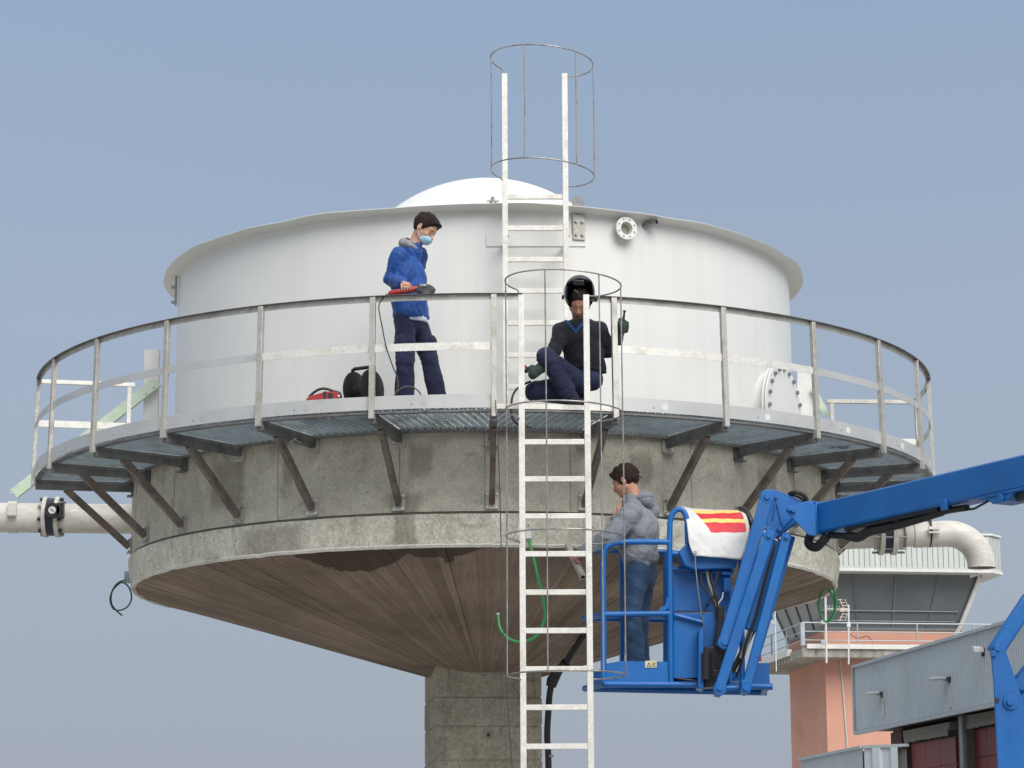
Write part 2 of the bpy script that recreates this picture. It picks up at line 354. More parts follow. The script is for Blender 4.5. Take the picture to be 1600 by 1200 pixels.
# board-marked underside: every board a strip of its own height
NB = 176; me = bpy.data.meshes.new('cone_underside'); vs_, fs, tone, grain = [], [], [], []
prof = [(3.90, 4.868), (3.3, 4.70), (2.6, 4.50), (1.9, 4.295), (1.2, 4.09), (.62, 3.925)]
acc = 0; edges = []
while acc < 2*PI-.02:
    edges.append(acc); acc += random.choice((.022, .026, .030, .036, .044, .05))
edges.append(2*PI)
edge_st = [random.random() < .34 for _ in edges[:-1]]; edge_zs = [.010 if q else .0015 for q in edge_st]
for i in range(len(edges)-1):
    a0, a1 = edges[i], edges[i+1]; dz = random.uniform(-.004, .004); tn = random.random(); gx = random.uniform(0, 50)
    edge_z = edge_zs[i], edge_zs[(i+1) % len(edge_zs)]
    cut = random.uniform(1.3, 3.4) if random.random() < .45 else 9     # board end joint
    ga = .0018
    for (u0, u1, kind) in ((a0, a0+ga, 1), (a0+ga, a1-ga, 0), (a1-ga, a1, 1)):
        for j in range(len(prof)-1):
            o = len(vs_)
            for q in (0, 1):
                r, z = prof[j+q]
                d = dz if z > 0 else 0
                zz0 = z+(edge_z[0] if kind == 1 and u0 == a0 else d); zz1 = z+(edge_z[1] if kind == 1 and u1 == a1 else d)
                vs_.append((r*math.sin(u0), -r*math.cos(u0), zz0)); vs_.append((r*math.sin(u1), -r*math.cos(u1), zz1))
            fs.append((o, o+1, o+3, o+2)); t2 = tn if prof[j][0] > cut else (tn*.6+.2)
            tone.append(t2 if not kind else (t2*.25-.35 if edge_st[i if u0 == a0 else (i+1) % len(edge_st)] else t2*.6))
            grain.append(((gx+prof[j][0], gx+u0*4), (gx+prof[j][0], gx+u1*4), (gx+prof[j+1][0], gx+u1*4), (gx+prof[j+1][0], gx+u0*4)))
me.from_pydata(vs_, [], fs); me.update()
ca = me.attributes.new('tone', 'FLOAT', 'FACE'); ca.data.foreach_set('value', tone)
ga_ = me.attributes.new('grain', 'FLOAT_VECTOR', 'CORNER'); ga_.data.foreach_set('vector', [c for q in grain for (x, y) in q for c in (x, y, 0)])
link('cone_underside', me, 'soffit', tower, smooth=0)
# square column turned a little, cast in lifts
ca_, sa_ = math.cos(-.125), math.sin(-.125); cxs = (Vector((ca_, -sa_, 0)), Vector((sa_, ca_, 0)))
lift = [0, .7, 1.5, 2.3, 2.98, 3.35, 3.66, 4.06]
cc = Vector((-.03, 0, 0))
for i in range(len(lift)-1):
    s_ = 1.165+(.006 if i % 2 else 0)
    MB().box(cc+Vector((0, 0, (lift[i]+lift[i+1])/2)), (s_, s_, lift[i+1]-lift[i]-.006), cxs[0], cxs[1]).obj('column_lift', 'colm', tower, bev=.018)
MB().box(cc+Vector((0, 0, 2)), (1.14, 1.14, 4), cxs[0], cxs[1]).obj('column_core', 'colm', tower)
p = at(763, 1148, -.6); MB().disc(p+Vector((0, .03, 0)), (0, -1, 0), .018, .05, 12).obj('tie_hole', 'dark', tower)

# ------------------------------------------------------------------ white steel tank
tank = thing('steel_tank', (0, 0, 6), 'big white round steel tank with wavy rim and low dome standing on the concrete bowl', 'tank')
MB().lathe([(3.485, 5.99), (3.485, 6.8), (3.485, 7.6), (3.48, 8.345)], 200).obj('tank_wall', 'tank', tank)
def wav(a): return .024*wn_(a, 3.2, 1)+.012*wn_(a, 8, 4)
MB().lathe([(3.45, 8.325), (3.64, 8.358), (3.645, 8.364), (3.635, 8.370), (3.2, 8.47), (1.36, 8.95)], 240,
           fn=lambda a, r, z: (r+(.5*wav(a*1.0) if r > 3.5 else 0), z+(wav(a) if r > 3.5 else 0))).obj('roof_sheet', 'tank', tank)
MB().lathe([(1.38, 8.93)]+[(1.77*math.sin(t), 7.846+1.77*math.cos(t)) for t in np.linspace(.89, .001, 22)], 96, o=(.03, 0, 0)).obj('dome', 'tank', tank)
p = at(770, 316, -1.3); b = MB(); b.disc(p-Vector((0, 0, .05)), (0, 0, 1), .045, .05); b.disc(p, (0, 0, 1), .02, .06)
b.bar(p+Vector((-.07, 0, .01)), p+Vector((.07, 0, .01)), .02, .02); b.obj('roof_fitting', 'stain', tank)
p = at(903, 316, -2.6); b = MB(); b.lathe([(.012, -.01), (.066, -.01), (.066, .01), (.012, .01)], 20, o=p, axis=(0, 1, .05)); b.box(p+Vector((0, 0, -.1)), (.07, .02, .16)); b.obj('lifting_lug', 'stain', tank)
def onwall(px, py, r=3.485):       # point on the tank shell seen through a photo position
    d = FW+(px-800)/F_PX*RT-(py-600)/F_PX*UP
    a = d[0]**2+d[1]**2; bb = 2*(EYE[0]*d[0]+EYE[1]*d[1]); c_ = EYE[0]**2+EYE[1]**2-r*r
    t = (-bb-math.sqrt(bb*bb-4*a*c_))/(2*a); return Vector(EYE+d*t)
def radial(p): return Vector((p.x, p.y, 0)).normalized()
# flanged nozzle
p = onwall(972, 360, 3.485); n_ = radial(p); b = MB(); b.tube([p-n_*.05, p+n_*.11], .062, 28, caps=False); noz = b.obj('nozzle', 'tank', tank)
b = MB(); b.lathe([(.06, .08), (.118, .08), (.118, .105), (.066, .105)], 36, o=p, axis=n_); fl = b.obj('flange', 'tank', noz)
X_ = Vector((0, 0, 1)).cross(n_).normalized()
for k in range(8):
    a = PI/8+k*PI/4; q = p+n_*.106+(X_*math.cos(a)+Vector((0, 0, 1))*math.sin(a))*.094
    MB().disc(q, n_, .009, .003, 8).obj('bolt_hole', 'stain', noz)
MB().disc(p+n_*.02, n_, .062, .01, 24).obj('blank', simple('dull_inner', (.38, .37, .28), .7), noz)
p = onwall(1008, 353); n_ = radial(p); dd = (n_+Vector((.5, 0, .15))).normalized()
b = MB(); b.lathe([(.026, -.05), (.034, -.05), (.034, .15), (.024, .15), (.024, .02)], 20, o=p, axis=dd); b.obj('pipe_stub', 'stain', tank)
# bolted plate beside the ladder
p = onwall(903.5, 356); n_ = radial(p); X_ = Vector((0, 0, 1)).cross(n_)
pl = MB().box(p+n_*.02, (.13, .02, .265), X_, n_).obj('fixing_plate', 'alu', tank, bev=.003)
for sx_ in (-1, 1):
    for sz in (-1, 1): MB().disc(p+n_*.028+X_*.033*sx_+Vector((0, 0, .068*sz-.01)), n_, .017, .025, 8).obj('bolt', 'stain', pl)
# welded strap behind the ladder
b = MB(); ps = [onwall(x, 376, 3.49) for x in (760, 800, 840, 880, 915)]
for i in range(4): b.box((ps[i]+ps[i+1])/2, ((ps[i+1]-ps[i]).length, .012, .12), (ps[i+1]-ps[i]).normalized(), radial((ps[i]+ps[i+1])/2))
b.obj('welded_strap', 'tank', tank)
for k in range(-5, 6):
    aj = .30*k+.09*math.sin(k*5.); arc_bar(3.9315, 3.9328, 5.225, 5.985, aj, aj+.0022, 1).obj('form_joint', 'beamc', tower, smooth=0)
# left rim lug
p = onwall(279, 460); n_ = radial(p); b = MB(); b.bar(p+Vector((-.03, 0, -.13)), p+Vector((-.03, 0, .22)), .03, .02); b.box(p+Vector((-.05, 0, -.09)), (.06, .04, .03)); b.box(p+Vector((-.05, 0, .08)), (.06, .04, .03)); b.obj('rim_bracket', 'stain', tank)
# manhole with bolted cover
A0 = math.radians(62); mc = pol(3.485, A0, 6.60); mn = pol(1, A0, 0); mt = Vector((0, 0, 1)).cross(mn)
b = MB(); b.lathe([(.44, -.2), (.44, .09), (.51, .09), (.51, .115), (.42, .115)], 48, o=mc, axis=mn); mh = b.obj('manhole_neck', 'tank', tank)
b = MB(); b.lathe([(.51, .123), (.51, .147), (.34, .152), (.001, .165)], 48, o=mc, axis=mn); cv = b.obj('manhole_cover', 'tank', mh)
b = MB(); b.lathe([(.500, .114), (.500, .124)], 48, o=mc, axis=mn); b.obj('gasket', 'dark', mh)
for k in range(20):
    a = k*2*PI/20; q = mc+(mt*math.cos(a)+Vector((0, 0, 1))*math.sin(a))*.455
    MB().disc(q+mn*.146, mn, .024, .03, 6).obj('bolt', 'stain', mh); 
    q2 = q; MB().disc(q2+mn*.066, mn, .012, .025, 6).obj('nut', 'stain', mh)
for dx, dz in ((.62, .1), (.66, -.02), (.58, -.12)):
    q = mc+mt*dx+Vector((0, 0, dz)); MB().bar(q-mn*.1, q-mn*.1+mt*.05+Vector((0, 0, .03)), .012, .012).obj('stud', 'stain', tank)

# ------------------------------------------------------------------ walkway
walk = thing('walkway', (0, 0, 6), 'round galvanised walkway with railing, grating floor and braced brackets around the white tank', 'walkway')
PH, DA = .0185, .231
ang = [PH+DA*(i-6) for i in range(14)]
ZT, ZB = 7.113, 5.932
def rad_frame(a): return pol(1, a, 0), Vector((math.cos(a), math.sin(a), 0))   # outward, tangent (to the right)
for i, a in enumerate(ang):
    o_, t_ = rad_frame(a)
    top = pol(4.985, a, ZT-.004); bot = pol(5.012, a, ZB)
    wd = .054
    MB().bar(bot, top, wd, .045, o_).obj('post', 'alu', walk, bev=.003)
    # bracket beam, knee brace, anchor plates
    b = MB().bar(pol(3.95, a, 5.945), pol(4.985, a, 5.945), .065, .105, (0, 0, 1)); bo = b.obj('bracket_beam', 'beam', walk, bev=.004)
    b = MB(); b.box(pol(3.945, a, 5.93), (.13, .014, .19), t_, o_); b.box(pol(3.97, a, 5.845), (.13, .05, .012), t_, o_); b.obj('anchor_plate', 'alu' if abs(a) < .7 else 'beam', bo, bev=.002)
    b = MB().bar(pol(3.955, a, 5.285), pol(4.66, a, 5.905), .056, .074, (0, 0, 1)); br = b.obj('knee_brace', 'brace', walk, bev=.004)
    b = MB(); b.box(pol(3.942, a, 5.30), (.12, .014, .17), t_, o_); b.box(pol(3.962, a, 5.222), (.12, .045, .012), t_, o_)
    b.obj('anchor_plate', 'alu', br, bev=.002)
    for s1 in (-1, 1):
        for s2 in (-.066, .062): MB().disc(pol(3.948, a, 5.30+s2)+t_*.047*s1, o_, .012, .022, 6).obj('anchor_bolt', 'white' if i in (4, 5, 6, 7) else 'stain', br, smooth=0)
hatch_a = (math.asin(.37/5), math.asin(.93/5))
def rails(a0, a1, n):
    arc_bar(4.955, 5.01, ZT-.052, ZT-.044, a0, a1, n)
for (a0, a1) in ((ang[0]-.004, .073), (.194, ang[-1]+.004)):
    n = 70 if a1-a0 > .8 else 8
    arc_bar(4.96, 5.012, ZT, ZT+.005, a0, a1, n).obj('handrail', 'beam', walk, smooth=0)
    arc_bar(4.962, 4.969, ZT-.05, ZT-.0005, a0, a1, n).obj('handrail_web', 'alu', walk, smooth=0)
for i in range(13):
    a0, a1 = ang[i], ang[i+1]; e0, e1 = a0+.0055, a1-.0055
    if i == 6:
        arc_bar(4.97, 5.0, 6.008, 6.055, e0, e1, 8).obj('edge_bar', 'ladder', walk)
    else:
        arc_bar(4.995, 5.002, 6.018, 6.147, e0, e1, 10).obj('toe_board', 'toe', walk, smooth=60)
        arc_bar(4.992, 4.998, 6.572, 6.645, e0, e1, 10).obj('midrail', 'toe' if abs(i-6) > 2 else 'ladder', walk, smooth=60)
        o_, t_ = rad_frame((a0+a1)/2+.01)
        if i < 12:
            q = pol(5.0025, a0+DA*.43, 6.075)
            o2, t2 = rad_frame(a0+DA*.43)
            MB().disc(q, o2, .034, .0012, 22).obj('spot_weld_mark', simple('ground_patch', (.62, .64, .65) if i > 6 else (.40, .41, .42), .5) if i in (0, 7) else bpy.data.materials['ground_patch' if i < 7 else 'ground_patch.001'], walk)
            MB().disc(pol(5.0025, a0+DA*.33, 6.06), rad_frame(a0+DA*.33)[0], .006, .002, 8).obj('drilled_hole', 'dark', walk)
    # grating: bearing bars and cross rods, one panel per bay
    b = MB(); arcA = a1-a0
    o_, t_ = rad_frame(a0-.02 if i < 6 else a1+.02); bd, cd_ = o_, t_
    mid = pol(4.47, (a0+a1)/2, 0)
    def clip(pnt, d):
        # part of the line pnt + s*d inside the bay sector
        ss = [s*.02 for s in range(-60, 61)]; ins = []
        for s in ss:
            q = pnt+d*s; r = math.hypot(q.x, q.y); a = math.atan2(q.x, -q.y)
            if 3.955 < r < 4.985 and a0+.004 < a < a1-.004: ins.append(s)
        return (pnt+d*ins[0], pnt+d*ins[-1]) if len(ins) > 2 else None
    for k in range(-24, 25):
        pr = clip(mid+cd_*k*.040, bd)
        hz = 6.010 if k % 2 else 6.024
        if pr: b.bar(pr[0]+Vector((0, 0, hz)), pr[1]+Vector((0, 0, hz)), .007, .034)
    for k in range(-9, 10):
        pr = clip(mid+bd*k*.1+cd_*.001, cd_)
        if pr: b.bar(pr[0]+Vector((0, 0, 6.026)), pr[1]+Vector((0, 0, 6.026)), .007, .007)
    b.obj('grating_panel', 'grate', walk, smooth=0)
    arc_bar(3.957, 3.99, 5.975, 6.03, e0, e1, 6).obj('inner_edge', 'beam', walk)
    arc_bar(4.93, 4.994, 5.982, 6.0, e0, e1, 8).obj('outer_edge', 'beam', walk)
# closing rails at both ends
for (i, mat_) in ((0, 'ladder'), (13, 'alu')):
    a = ang[i]; o_, t_ = rad_frame(a)
    MB().bar(pol(3.94, a, ZT-.025), pol(4.955, a, ZT-.025), .045, .045).obj('end_rail', mat_, walk, bev=.003)
    MB().bar(pol(4.0, a, ZT-.05), pol(4.0, a, 6.0), .045, .045, o_).obj('end_post', mat_, walk, bev=.003)
    MB().bar(pol(4.03, a, 6.62), pol(4.98, a, 6.62), .02, .075).obj('end_midrail', 'ladder', walk, bev=.002)
arc_bar(4.93, 4.955, 6.57, 6.6, ang[12], ang[13], 8)
# small torn scraps under the second bracket
b = MB(); p = at(452, 692, -4.2); b.bar(p, p+Vector((.07, 0, .05)), .02, .004); b.bar(p+Vector((.05, 0, .03)), p+Vector((.12, 0, .0)), .02, .004); b.obj('metal_scrap', 'alu', walk)

# ------------------------------------------------------------------ ladders
def ladder(name, xl, xr, Y, z0, z1, rungs, label, cage, rz, angs, lab):
    t = thing(name, ((xl+xr)/2, Y, z0), label, 'ladder')
    for x in (xl, xr): MB().bar((x, Y, z0), (x, Y, z1), .056, .05, (0, 1, 0)).obj('stile', 'ladder', t, bev=.003)
    for z in rungs:
        MB().bar((xl+.02, Y, z), (xr-.02, Y, z), .03, .05).obj('rung', 'ladder', t, bev=.003)
    # cage
    cx, cy, R_, hoops = cage
    def hp(a, z, dz=0): return Vector((cx+R_*math.sin(a), cy-R_*math.cos(a), z+dz))
    for (z, tilt) in hoops:
        pts = [hp(-PI*.5+PI*k/24-.0, z, tilt*math.sin(-PI*.5+PI*k/24)) for k in range(25)]
        pts = [hp(s_*(PI*.5+.30*j), z, tilt*math.sin(s_*(PI*.5))) if False else None for s_ in (1,) for j in (1,)][:0]+pts
        # run back to the stiles
        full = [Vector((xl-.02, Y-.01, z-.002))]
        aL = math.atan2(xl-.02-cx, -(Y-cy)); aR = math.atan2(xr+.02-cx, -(Y-cy))
        aL = aL if aL < 0 else aL-2*PI
        full = [hp(aL+(aR-aL)*k/36, z, tilt*math.sin(aL+(aR-aL)*k/36)) for k in range(37)]
        full[0] = Vector((xl-.021, Y, full[0].z)); full[-1] = Vector((xr+.021, Y, full[-1].z))
        MB().tube(full, .0075, 8).obj('cage_hoop', 'wire', t)
    for a, top_, bot_ in angs:
        MB().tube([hp(a, top_), hp(a, (top_+bot_)/2)+Vector((.004, .003, 0)), hp(a, bot_)], .0065, 8).obj('cage_bar', 'wire', t)
    return t
# lower ladder stands just outside the deck edge
r0 = [2.871+.3496*k for k in range(-8, 0)]+[2.871, 3.222, 3.569, 3.918, 4.270, 4.623, 4.973, 5.319, 5.667]
low = ladder('access_ladder', .347, .957, -5.13, .05, 7.065, r0,
             'pale aluminium ladder with wire cage rising from the yard up to the walkway gap', (.728, -5.56, .535, [(7.07, -.03), (5.87, -.02), (4.72, -.01), (3.475, 0)]), .0,
             [(-1.42, 7.09, 3.475), (-.34, 7.08, 3.475), (.62, 7.05, 3.475), (1.38, 7.04, 3.475)], '')
upz = [6.461, 6.784, 7.108, 7.435, 7.756, 8.079, 8.403]
upp = ladder('tank_ladder', .213, .820, -3.76, 6.05, 9.69, upz,
             'shorter caged ladder fixed against the white tank and reaching above its roof', (.582, -4.14, .512, [(9.69, -.045), (8.54, -.045)]), .0,
             [(-1.4, 9.735, 8.585), (-.366, 9.705, 8.556), (.68, 9.662, 8.512), (1.45, 9.645, 8.495)], '')
for x in (.213, .82):
    MB().bar((x, -3.73, 7.97), (x, -3.42, 7.97), .04, .04).obj('standoff', 'alu', upp)
    MB().disc((x+.03, -3.74, 8.0), (0, -1, 0), .012, .03, 8).obj('bolt', 'stain', upp)
MB().bar((.35, -5.1, 5.96), (.35, -4.95, 5.96), .035, .035).obj('standoff', 'alu', low); MB().bar((.955, -5.1, 5.96), (.955, -4.95, 5.96), .035, .035).obj('standoff', 'alu', low)
#@@PART2
# ------------------------------------------------------------------ pipes, boxes, hoses on the tower
def arcpts(c, X, Y, r, a0, a1, n): return [c+X*(r*math.cos(a0+(a1-a0)*k/n))+Y*(r*math.sin(a0+(a1-a0)*k/n)) for k in range(n+1)]
def smoothpath(pts, n=8):
    P = [Vector(p) for p in pts]; P = [P[0]*2-P[1]]+P+[P[-1]*2-P[-2]]; out_ = []
    for i in range(1, len(P)-2):
        for k in range(n):
            t = k/n; a, b, c, d = P[i-1:i+3]
            out_.append(.5*((2*b)+(c-a)*t+(2*a-5*b+4*c-d)*t*t+(3*b-a-3*c+d)*t**3))
    return out_+[P[-2]]
YL = .25
pl = thing('water_pipe', at(100, 808, YL), 'cream horizontal pipe with black valve leaving the tower behind the left end of the walkway', 'pipe')
a, b_ = at(-260, 806, YL), at(300, 812, YL)
MB().tube([a, a.lerp(b_, .5), b_], .168, 36).obj('pipe_run', 'pipe', pl)
def ringat(px, wpx, r, nm, mt, par, Y=YL, py=808):
    c0 = at(px-wpx/2, py, Y); c1 = at(px+wpx/2, py, Y); ax = (c1-c0); o = MB(); o.lathe([(r-.09, 0), (r, 0), (r, ax.length), (r-.09, ax.length)], 40, o=c0, axis=ax); return o.obj(nm, mt, par, bev=.004)
vl = ringat(81.5, 14, .215, 'valve_body', simple('valve_navy', (.012, .016, .045), .4), pl)
for px in (72, 91): ringat(px, 6.5, .232, 'flange', 'pipe', vl)
for k in range(8):
    aa = k*PI/4+.25
    for side in (-1, 1):
        c0 = at(81.5+side*13.5, 808, YL); MB().disc(c0+Vector((side*-.035, math.cos(aa)*.2, math.sin(aa)*.2)), (side, 0, 0), .021, .07, 8).obj('bolt', 'dark' if k % 3 else 'stain', vl)
c0 = at(81.5, 797, YL-.3)
g_ = MB(); g_.disc(c0, (0, 1, 0), .088, .14, 24); g_.box(c0+Vector((.085, .05, .0)), (.08, .1, .17)); g_.obj('gearbox', 'dark', pl, bev=.006)
MB().disc(c0-Vector((0, .008, 0)), (0, 1, 0), .042, .006, 24).obj('dial', 'white', pl)
for dx, dz in ((-.012, .012), (0, 0), (.012, -.012)): MB().box(c0+Vector((dx, -.011, dz)), (.02, .003, .006)).obj('dial_mark', 'dark', pl)
cl = ringat(21, 15, .183, 'pipe_clamp', 'pipe', pl)
q = at(19, 797, YL-.19); MB().box(q, (.1, .03, .15)).obj('clamp_plate', 'pipe', cl, bev=.003); MB().box(q+Vector((0, -.03, -.075)), (.09, .05, .02)).obj('clamp_lip', 'stain', cl)
# mint strut and pale channel standing behind the walkway, left
st = thing('support_strut', at(130, 690, .4), 'pale green diagonal strut bolted to a white channel left of the tank', 'strut')
a, b_ = at(22, 772, .2), at(246, 597, .5); d_ = (b_-a).normalized(); n_ = Vector((0, -1, 0)); u_ = d_.cross(n_).normalized()
MB().box((a+b_)/2, ((b_-a).length, .01, .135), d_, n_, u_).obj('flat_bar', 'mint', st, bev=.001)
MB().box((a+b_)/2-n_*-.03+u_*.062, ((b_-a).length, .06, .01), d_, n_, u_).obj('angle_leg', 'mint', st)
for px, py in ((240, 603), (228, 613), (17, 770), (26, 771)): MB().disc(at(px, py, .2+(px/246)*.3-.02), (0, -1, 0), .011, .02, 8).obj('bolt', 'white', st)
a, b_ = at(237, 546, .55), at(235, 690, .55); cn = MB(); cn.bar(b_, a, .165, .012, (0, 1, 0)); cn.box((a+b_)/2+Vector((-.08, .04, 0)), (.01, .08, (a-b_).length)); cn.box((a+b_)/2+Vector((.08, .04, 0)), (.01, .08, (a-b_).length)); cn.obj('channel', 'white', st)
st = thing('support_strut', at(1290, 640, .4), 'pale green strut and white channel at the right-hand side of the tank by the manhole', 'strut')
a, b_ = at(1259, 572, .5), at(1259, 690, .5); MB().bar(b_, a, .2, .02, (0, 1, 0)).obj('channel', 'white', st)
a, b_ = at(1270, 606, .45), at(1292, 650, .42); d_ = (b_-a).normalized(); u_ = d_.cross(n_).normalized(); MB().box((a+b_)/2, ((b_-a).length, .01, .07), d_, n_, u_).obj('flat_bar', 'mint', st)
# right pipe with elbow
pr = thing('water_pipe', at(1400, 835, .25), 'cream pipe with thick downturned elbow reaching out right of the tower under the blue boom', 'pipe')
Yr = .25; c_in = at(1255, 842, Yr); e0 = at(1479, 834, Yr); xa = (e0-c_in).normalized()
R_e = .385; down = Vector((0, 0, -1)); zc = e0+down*R_e
arc = [zc+xa*(R_e*math.sin(t))-down*(R_e*math.cos(t)) for t in np.linspace(0, PI/2, 18)]
r1, r2 = .150, .160
MB().tube([c_in, e0-xa*.36], .135, 32).obj('pipe_run', 'pipe', pr)
MB().tube([e0-xa*.38, e0-xa*.1], .148, 32).obj('pipe_sleeve', 'pipe', pr)
el = MB().tube([e0-xa*.12]+arc+[arc[-1]+down*.02], [r1]+[r1+(r2-r1)*k/18 for k in range(19)], 32, caps=False).obj('elbow', 'pipe', pr, smooth=60)
MB().tube([arc[-1]-down*.05, arc[-1]+down*.012], .14, 32).obj('elbow_bore', 'darkwall', pr)
for px, w_ in ((1376, 7), (1396, 8)): ringat(px, w_, .215, 'flange', 'pipe', pr, Yr, 838)
ringat(1386, 12, .19, 'valve_body', bpy.data.materials['valve_navy'], pr, Yr, 838)
for k in range(8):
    aa = k*PI/4+.2; c0 = at(1371, 838, Yr)
    MB().tube([c0+Vector((-.06, math.cos(aa)*.185, math.sin(aa)*.185)), c0+Vector((.31, math.cos(aa)*.185, math.sin(aa)*.185))], .013, 8).obj('bolt', 'stain', pr)
ringat(1452, 2.5, .172, 'clamp_band', 'dark', pr, Yr, 832); ringat(1412, 2.5, .168, 'clamp_band', 'stain', pr, Yr, 836)
q = at(1460, 825, Yr-.2); MB().box(q, (.13, .05, .03)).obj('clamp_ear', 'white', pr); MB().box(q-Vector((0, 0, .05)), (.13, .05, .015)).obj('clamp_ear', 'white', pr)
a, b_ = at(1306, 862, .1), at(1334, 840, .1); MB().bar(a, b_, .06, .07).obj('support_leg', 'pipe', pr)
# junction boxes and green hoses
jb = MB().box(at(826, 834, -4.0), (.075, .05, .125)).obj('junction_box', 'flash', None, bev=.006); tag(jb, 'small grey junction box on the concrete rim behind the ladder', 'junction box')
bb = MB().box(at(826, 834, -4.03)+Vector((0, 0, .0)), (.05, .012, .09)).obj('lid', 'white', jb, bev=.002)
jb = MB().box(at(199.5, 902, -.4), (.07, .06, .13)).obj('junction_box', 'flash', None, bev=.006); tag(jb, 'small grey junction box at the far left edge of the concrete rim', 'junction box')
h = MB().tube(smoothpath([at(*q) for q in ((826, 843, -4.1), (832, 865, -4.15), (840, 900, -4.15), (849, 938, -4.12), (851, 966, -4.1), (840, 992, -4.1), (818, 1003, -4.1), (797, 999, -4.08), (782, 983, -4.05), (778, 960, -4.0))]), .0135, 10).obj('green_hose', 'green', None)
tag(h, 'bright green hose hanging in a J from the box behind the ladder', 'hose')
MB().disc(at(778, 960, -4.0)+Vector((0, 0, .0)), (0, 0, 1), .0145, .012, 10).obj('hose_end', 'white', h)
h = MB().tube(smoothpath([at(*q) for q in ((196, 906, -.5), (184, 911, -.5), (176, 922, -.5), (172, 937, -.5), (177, 951, -.5), (188, 953.5, -.52), (200, 947, -.5), (205.5, 934, -.5), (202, 919, -.5), (194, 911, -.5), (186, 912, -.47), (175, 925, -.47), (174, 942, -.47), (181, 953, -.47), (191, 962, -.47))]), .009, 8).obj('green_hose', 'darkgreen', None)
tag(h, 'dark green hose looped once in the air at the left rim of the bowl', 'hose')
h = MB().tube(smoothpath([at(*q) for q in ((1302, 918, -.45), (1306, 935, -.45), (1305, 952, -.45), (1298, 968, -.45), (1290, 971, -.45), (1281, 958, -.45), (1279.5, 940, -.45), (1284, 926, -.45), (1292, 921, -.42), (1299, 928, -.42), (1305, 944, -.42), (1301, 962, -.42), (1291, 972, -.42))]), .012, 8).obj('green_hose', 'green', None)
tag(h, 'green hose coiled below the right rim of the bowl in front of the control tower', 'hose')
# black drain pipe from the soffit down beside the column
dp = thing('drain_pipe', at(856, 1190, -1.2), 'black drain pipe running from under the bowl down along the right side of the column', 'pipe')
pts = smoothpath([at(*q) for q in ((1000, 900, -1.9), (960, 937, -1.7), (925, 975, -1.5), (897, 1015, -1.3), (880, 1042, -1.15), (866, 1060, -1.05), (859.5, 1080, -1.0), (857, 1110, -1.0), (855, 1150, -1.0), (857, 1200, -1.0), (857, 1400, -1.0))], 6)
MB().tube(pts, .034, 16).obj('pipe_run', 'rubber', dp)
MB().tube([at(873, 1046, -1.12), at(863, 1064, -1.06), at(861, 1072, -1.04)], [.05, .064, .055], 18).obj('coupling', 'rubber', dp)
MB().tube([at(884, 1035, -1.2), at(877, 1044, -1.14)], .05, 18).obj('coupling', 'rubber', dp)
for (x1, y1, x2, y2, Y) in ((860, 1180, 860, 1183, -1.0), (928, 970, 931, 967, -1.52), (893, 1018, 896, 1014, -1.28)): MB().tube([at(x1, y1, Y), at(x2, y2, Y)], .037, 16).obj('pipe_clip', 'stain', dp)
hc = MB().tube(smoothpath([at(*q) for q in ((774, 625, -5.1), (776, 660, -5.1), (780, 735, -5.1), (783, 850, -5.1), (786, 960, -5.1), (791, 1060, -5.1), (796, 1140, -5.1), (801, 1220, -5.1), (804, 1420, -5.1))]), .0055, 6).obj('hanging_cable', 'cable', None)
tag(hc, 'thin dark cable hanging from the walkway left of the caged ladder', 'cable')
q = onwall(1004, 743, 3.94); an = MB().bar(q, q+Vector((-.1, -.03, .004)), .018, .018).obj('wall_anchor', 'stain', None); tag(an, 'small steel anchor bolt sticking out of the concrete wall behind the man in grey', 'bolt')

# ------------------------------------------------------------------ tools on the deck
ch = thing('tool_case', at(506, 628, -4.5), 'low red and black charger lying on the deck beside the cable reel', 'charger')
c0 = at(506, 621, -4.5); zb = 6.035
pts = [(478, 624), (482, 619), (510, 611), (528, 612), (533, 618), (533, 660), (478, 662)]
p3 = [at(x, y, -4.58) for x, y in pts]; p3 = [Vector((p.x, p.y, max(p.z, zb))) for p in p3]
MB().prism(p3, (0, .17, 0)).obj('shell', 'orange', ch, bev=.012)
MB().tube(smoothpath([at(*q) for q in ((483, 620, -4.52), (492, 612, -4.52), (502, 607.5, -4.52), (512, 608, -4.52), (520, 611, -4.52), (530, 614, -4.52), (533, 621, -4.54))]), .013, 10).obj('handle', 'dark', ch)
MB().prism([at(x, y, -4.585) for x, y in ((505, 612), (509, 611), (510, 624), (505, 625))], (0, .18, 0)).obj('band', 'dark', ch)
MB().prism([at(x, y, -4.587) for x, y in ((513, 614), (520, 614), (520, 621), (513, 622))], (0, .01, 0)).obj('display', 'dark', ch)
MB().disc(at(529.5, 619, -4.585), (0, -1, 0), .013, .012, 12).obj('lamp', 'white', ch)
rl = thing('cable_reel', at(566, 634, -4.5), 'black empty cable reel with carrying handle standing behind the railing post', 'cable reel')
ax = Vector((.82, -.57, 0)).normalized(); cA, cB = at(554, 600, -4.5), at(579, 600, -4.6); cA.z = cB.z = zb+.24
cB = cA+ax*.2
for c_ in (cA, cB):
    MB().lathe([(.02, 0), (.18, -.002), (.188, .004), (.188, .014), (.18, .018), (.02, .014)], 40, o=c_, axis=ax).obj('disc', 'dark', rl)
MB().tube([cA, cB], .07, 24).obj('drum', 'rubber', rl)
MB().tube([cA-ax*.03+Vector((0, 0, -.235)), cA-ax*.03+Vector((0, 0, .2))], .011, 8).obj('stand', 'brace', rl)
MB().tube([cB+ax*.04+Vector((0, 0, -.235)), cB+ax*.04+Vector((0, 0, .2))], .011, 8).obj('stand', 'brace', rl)
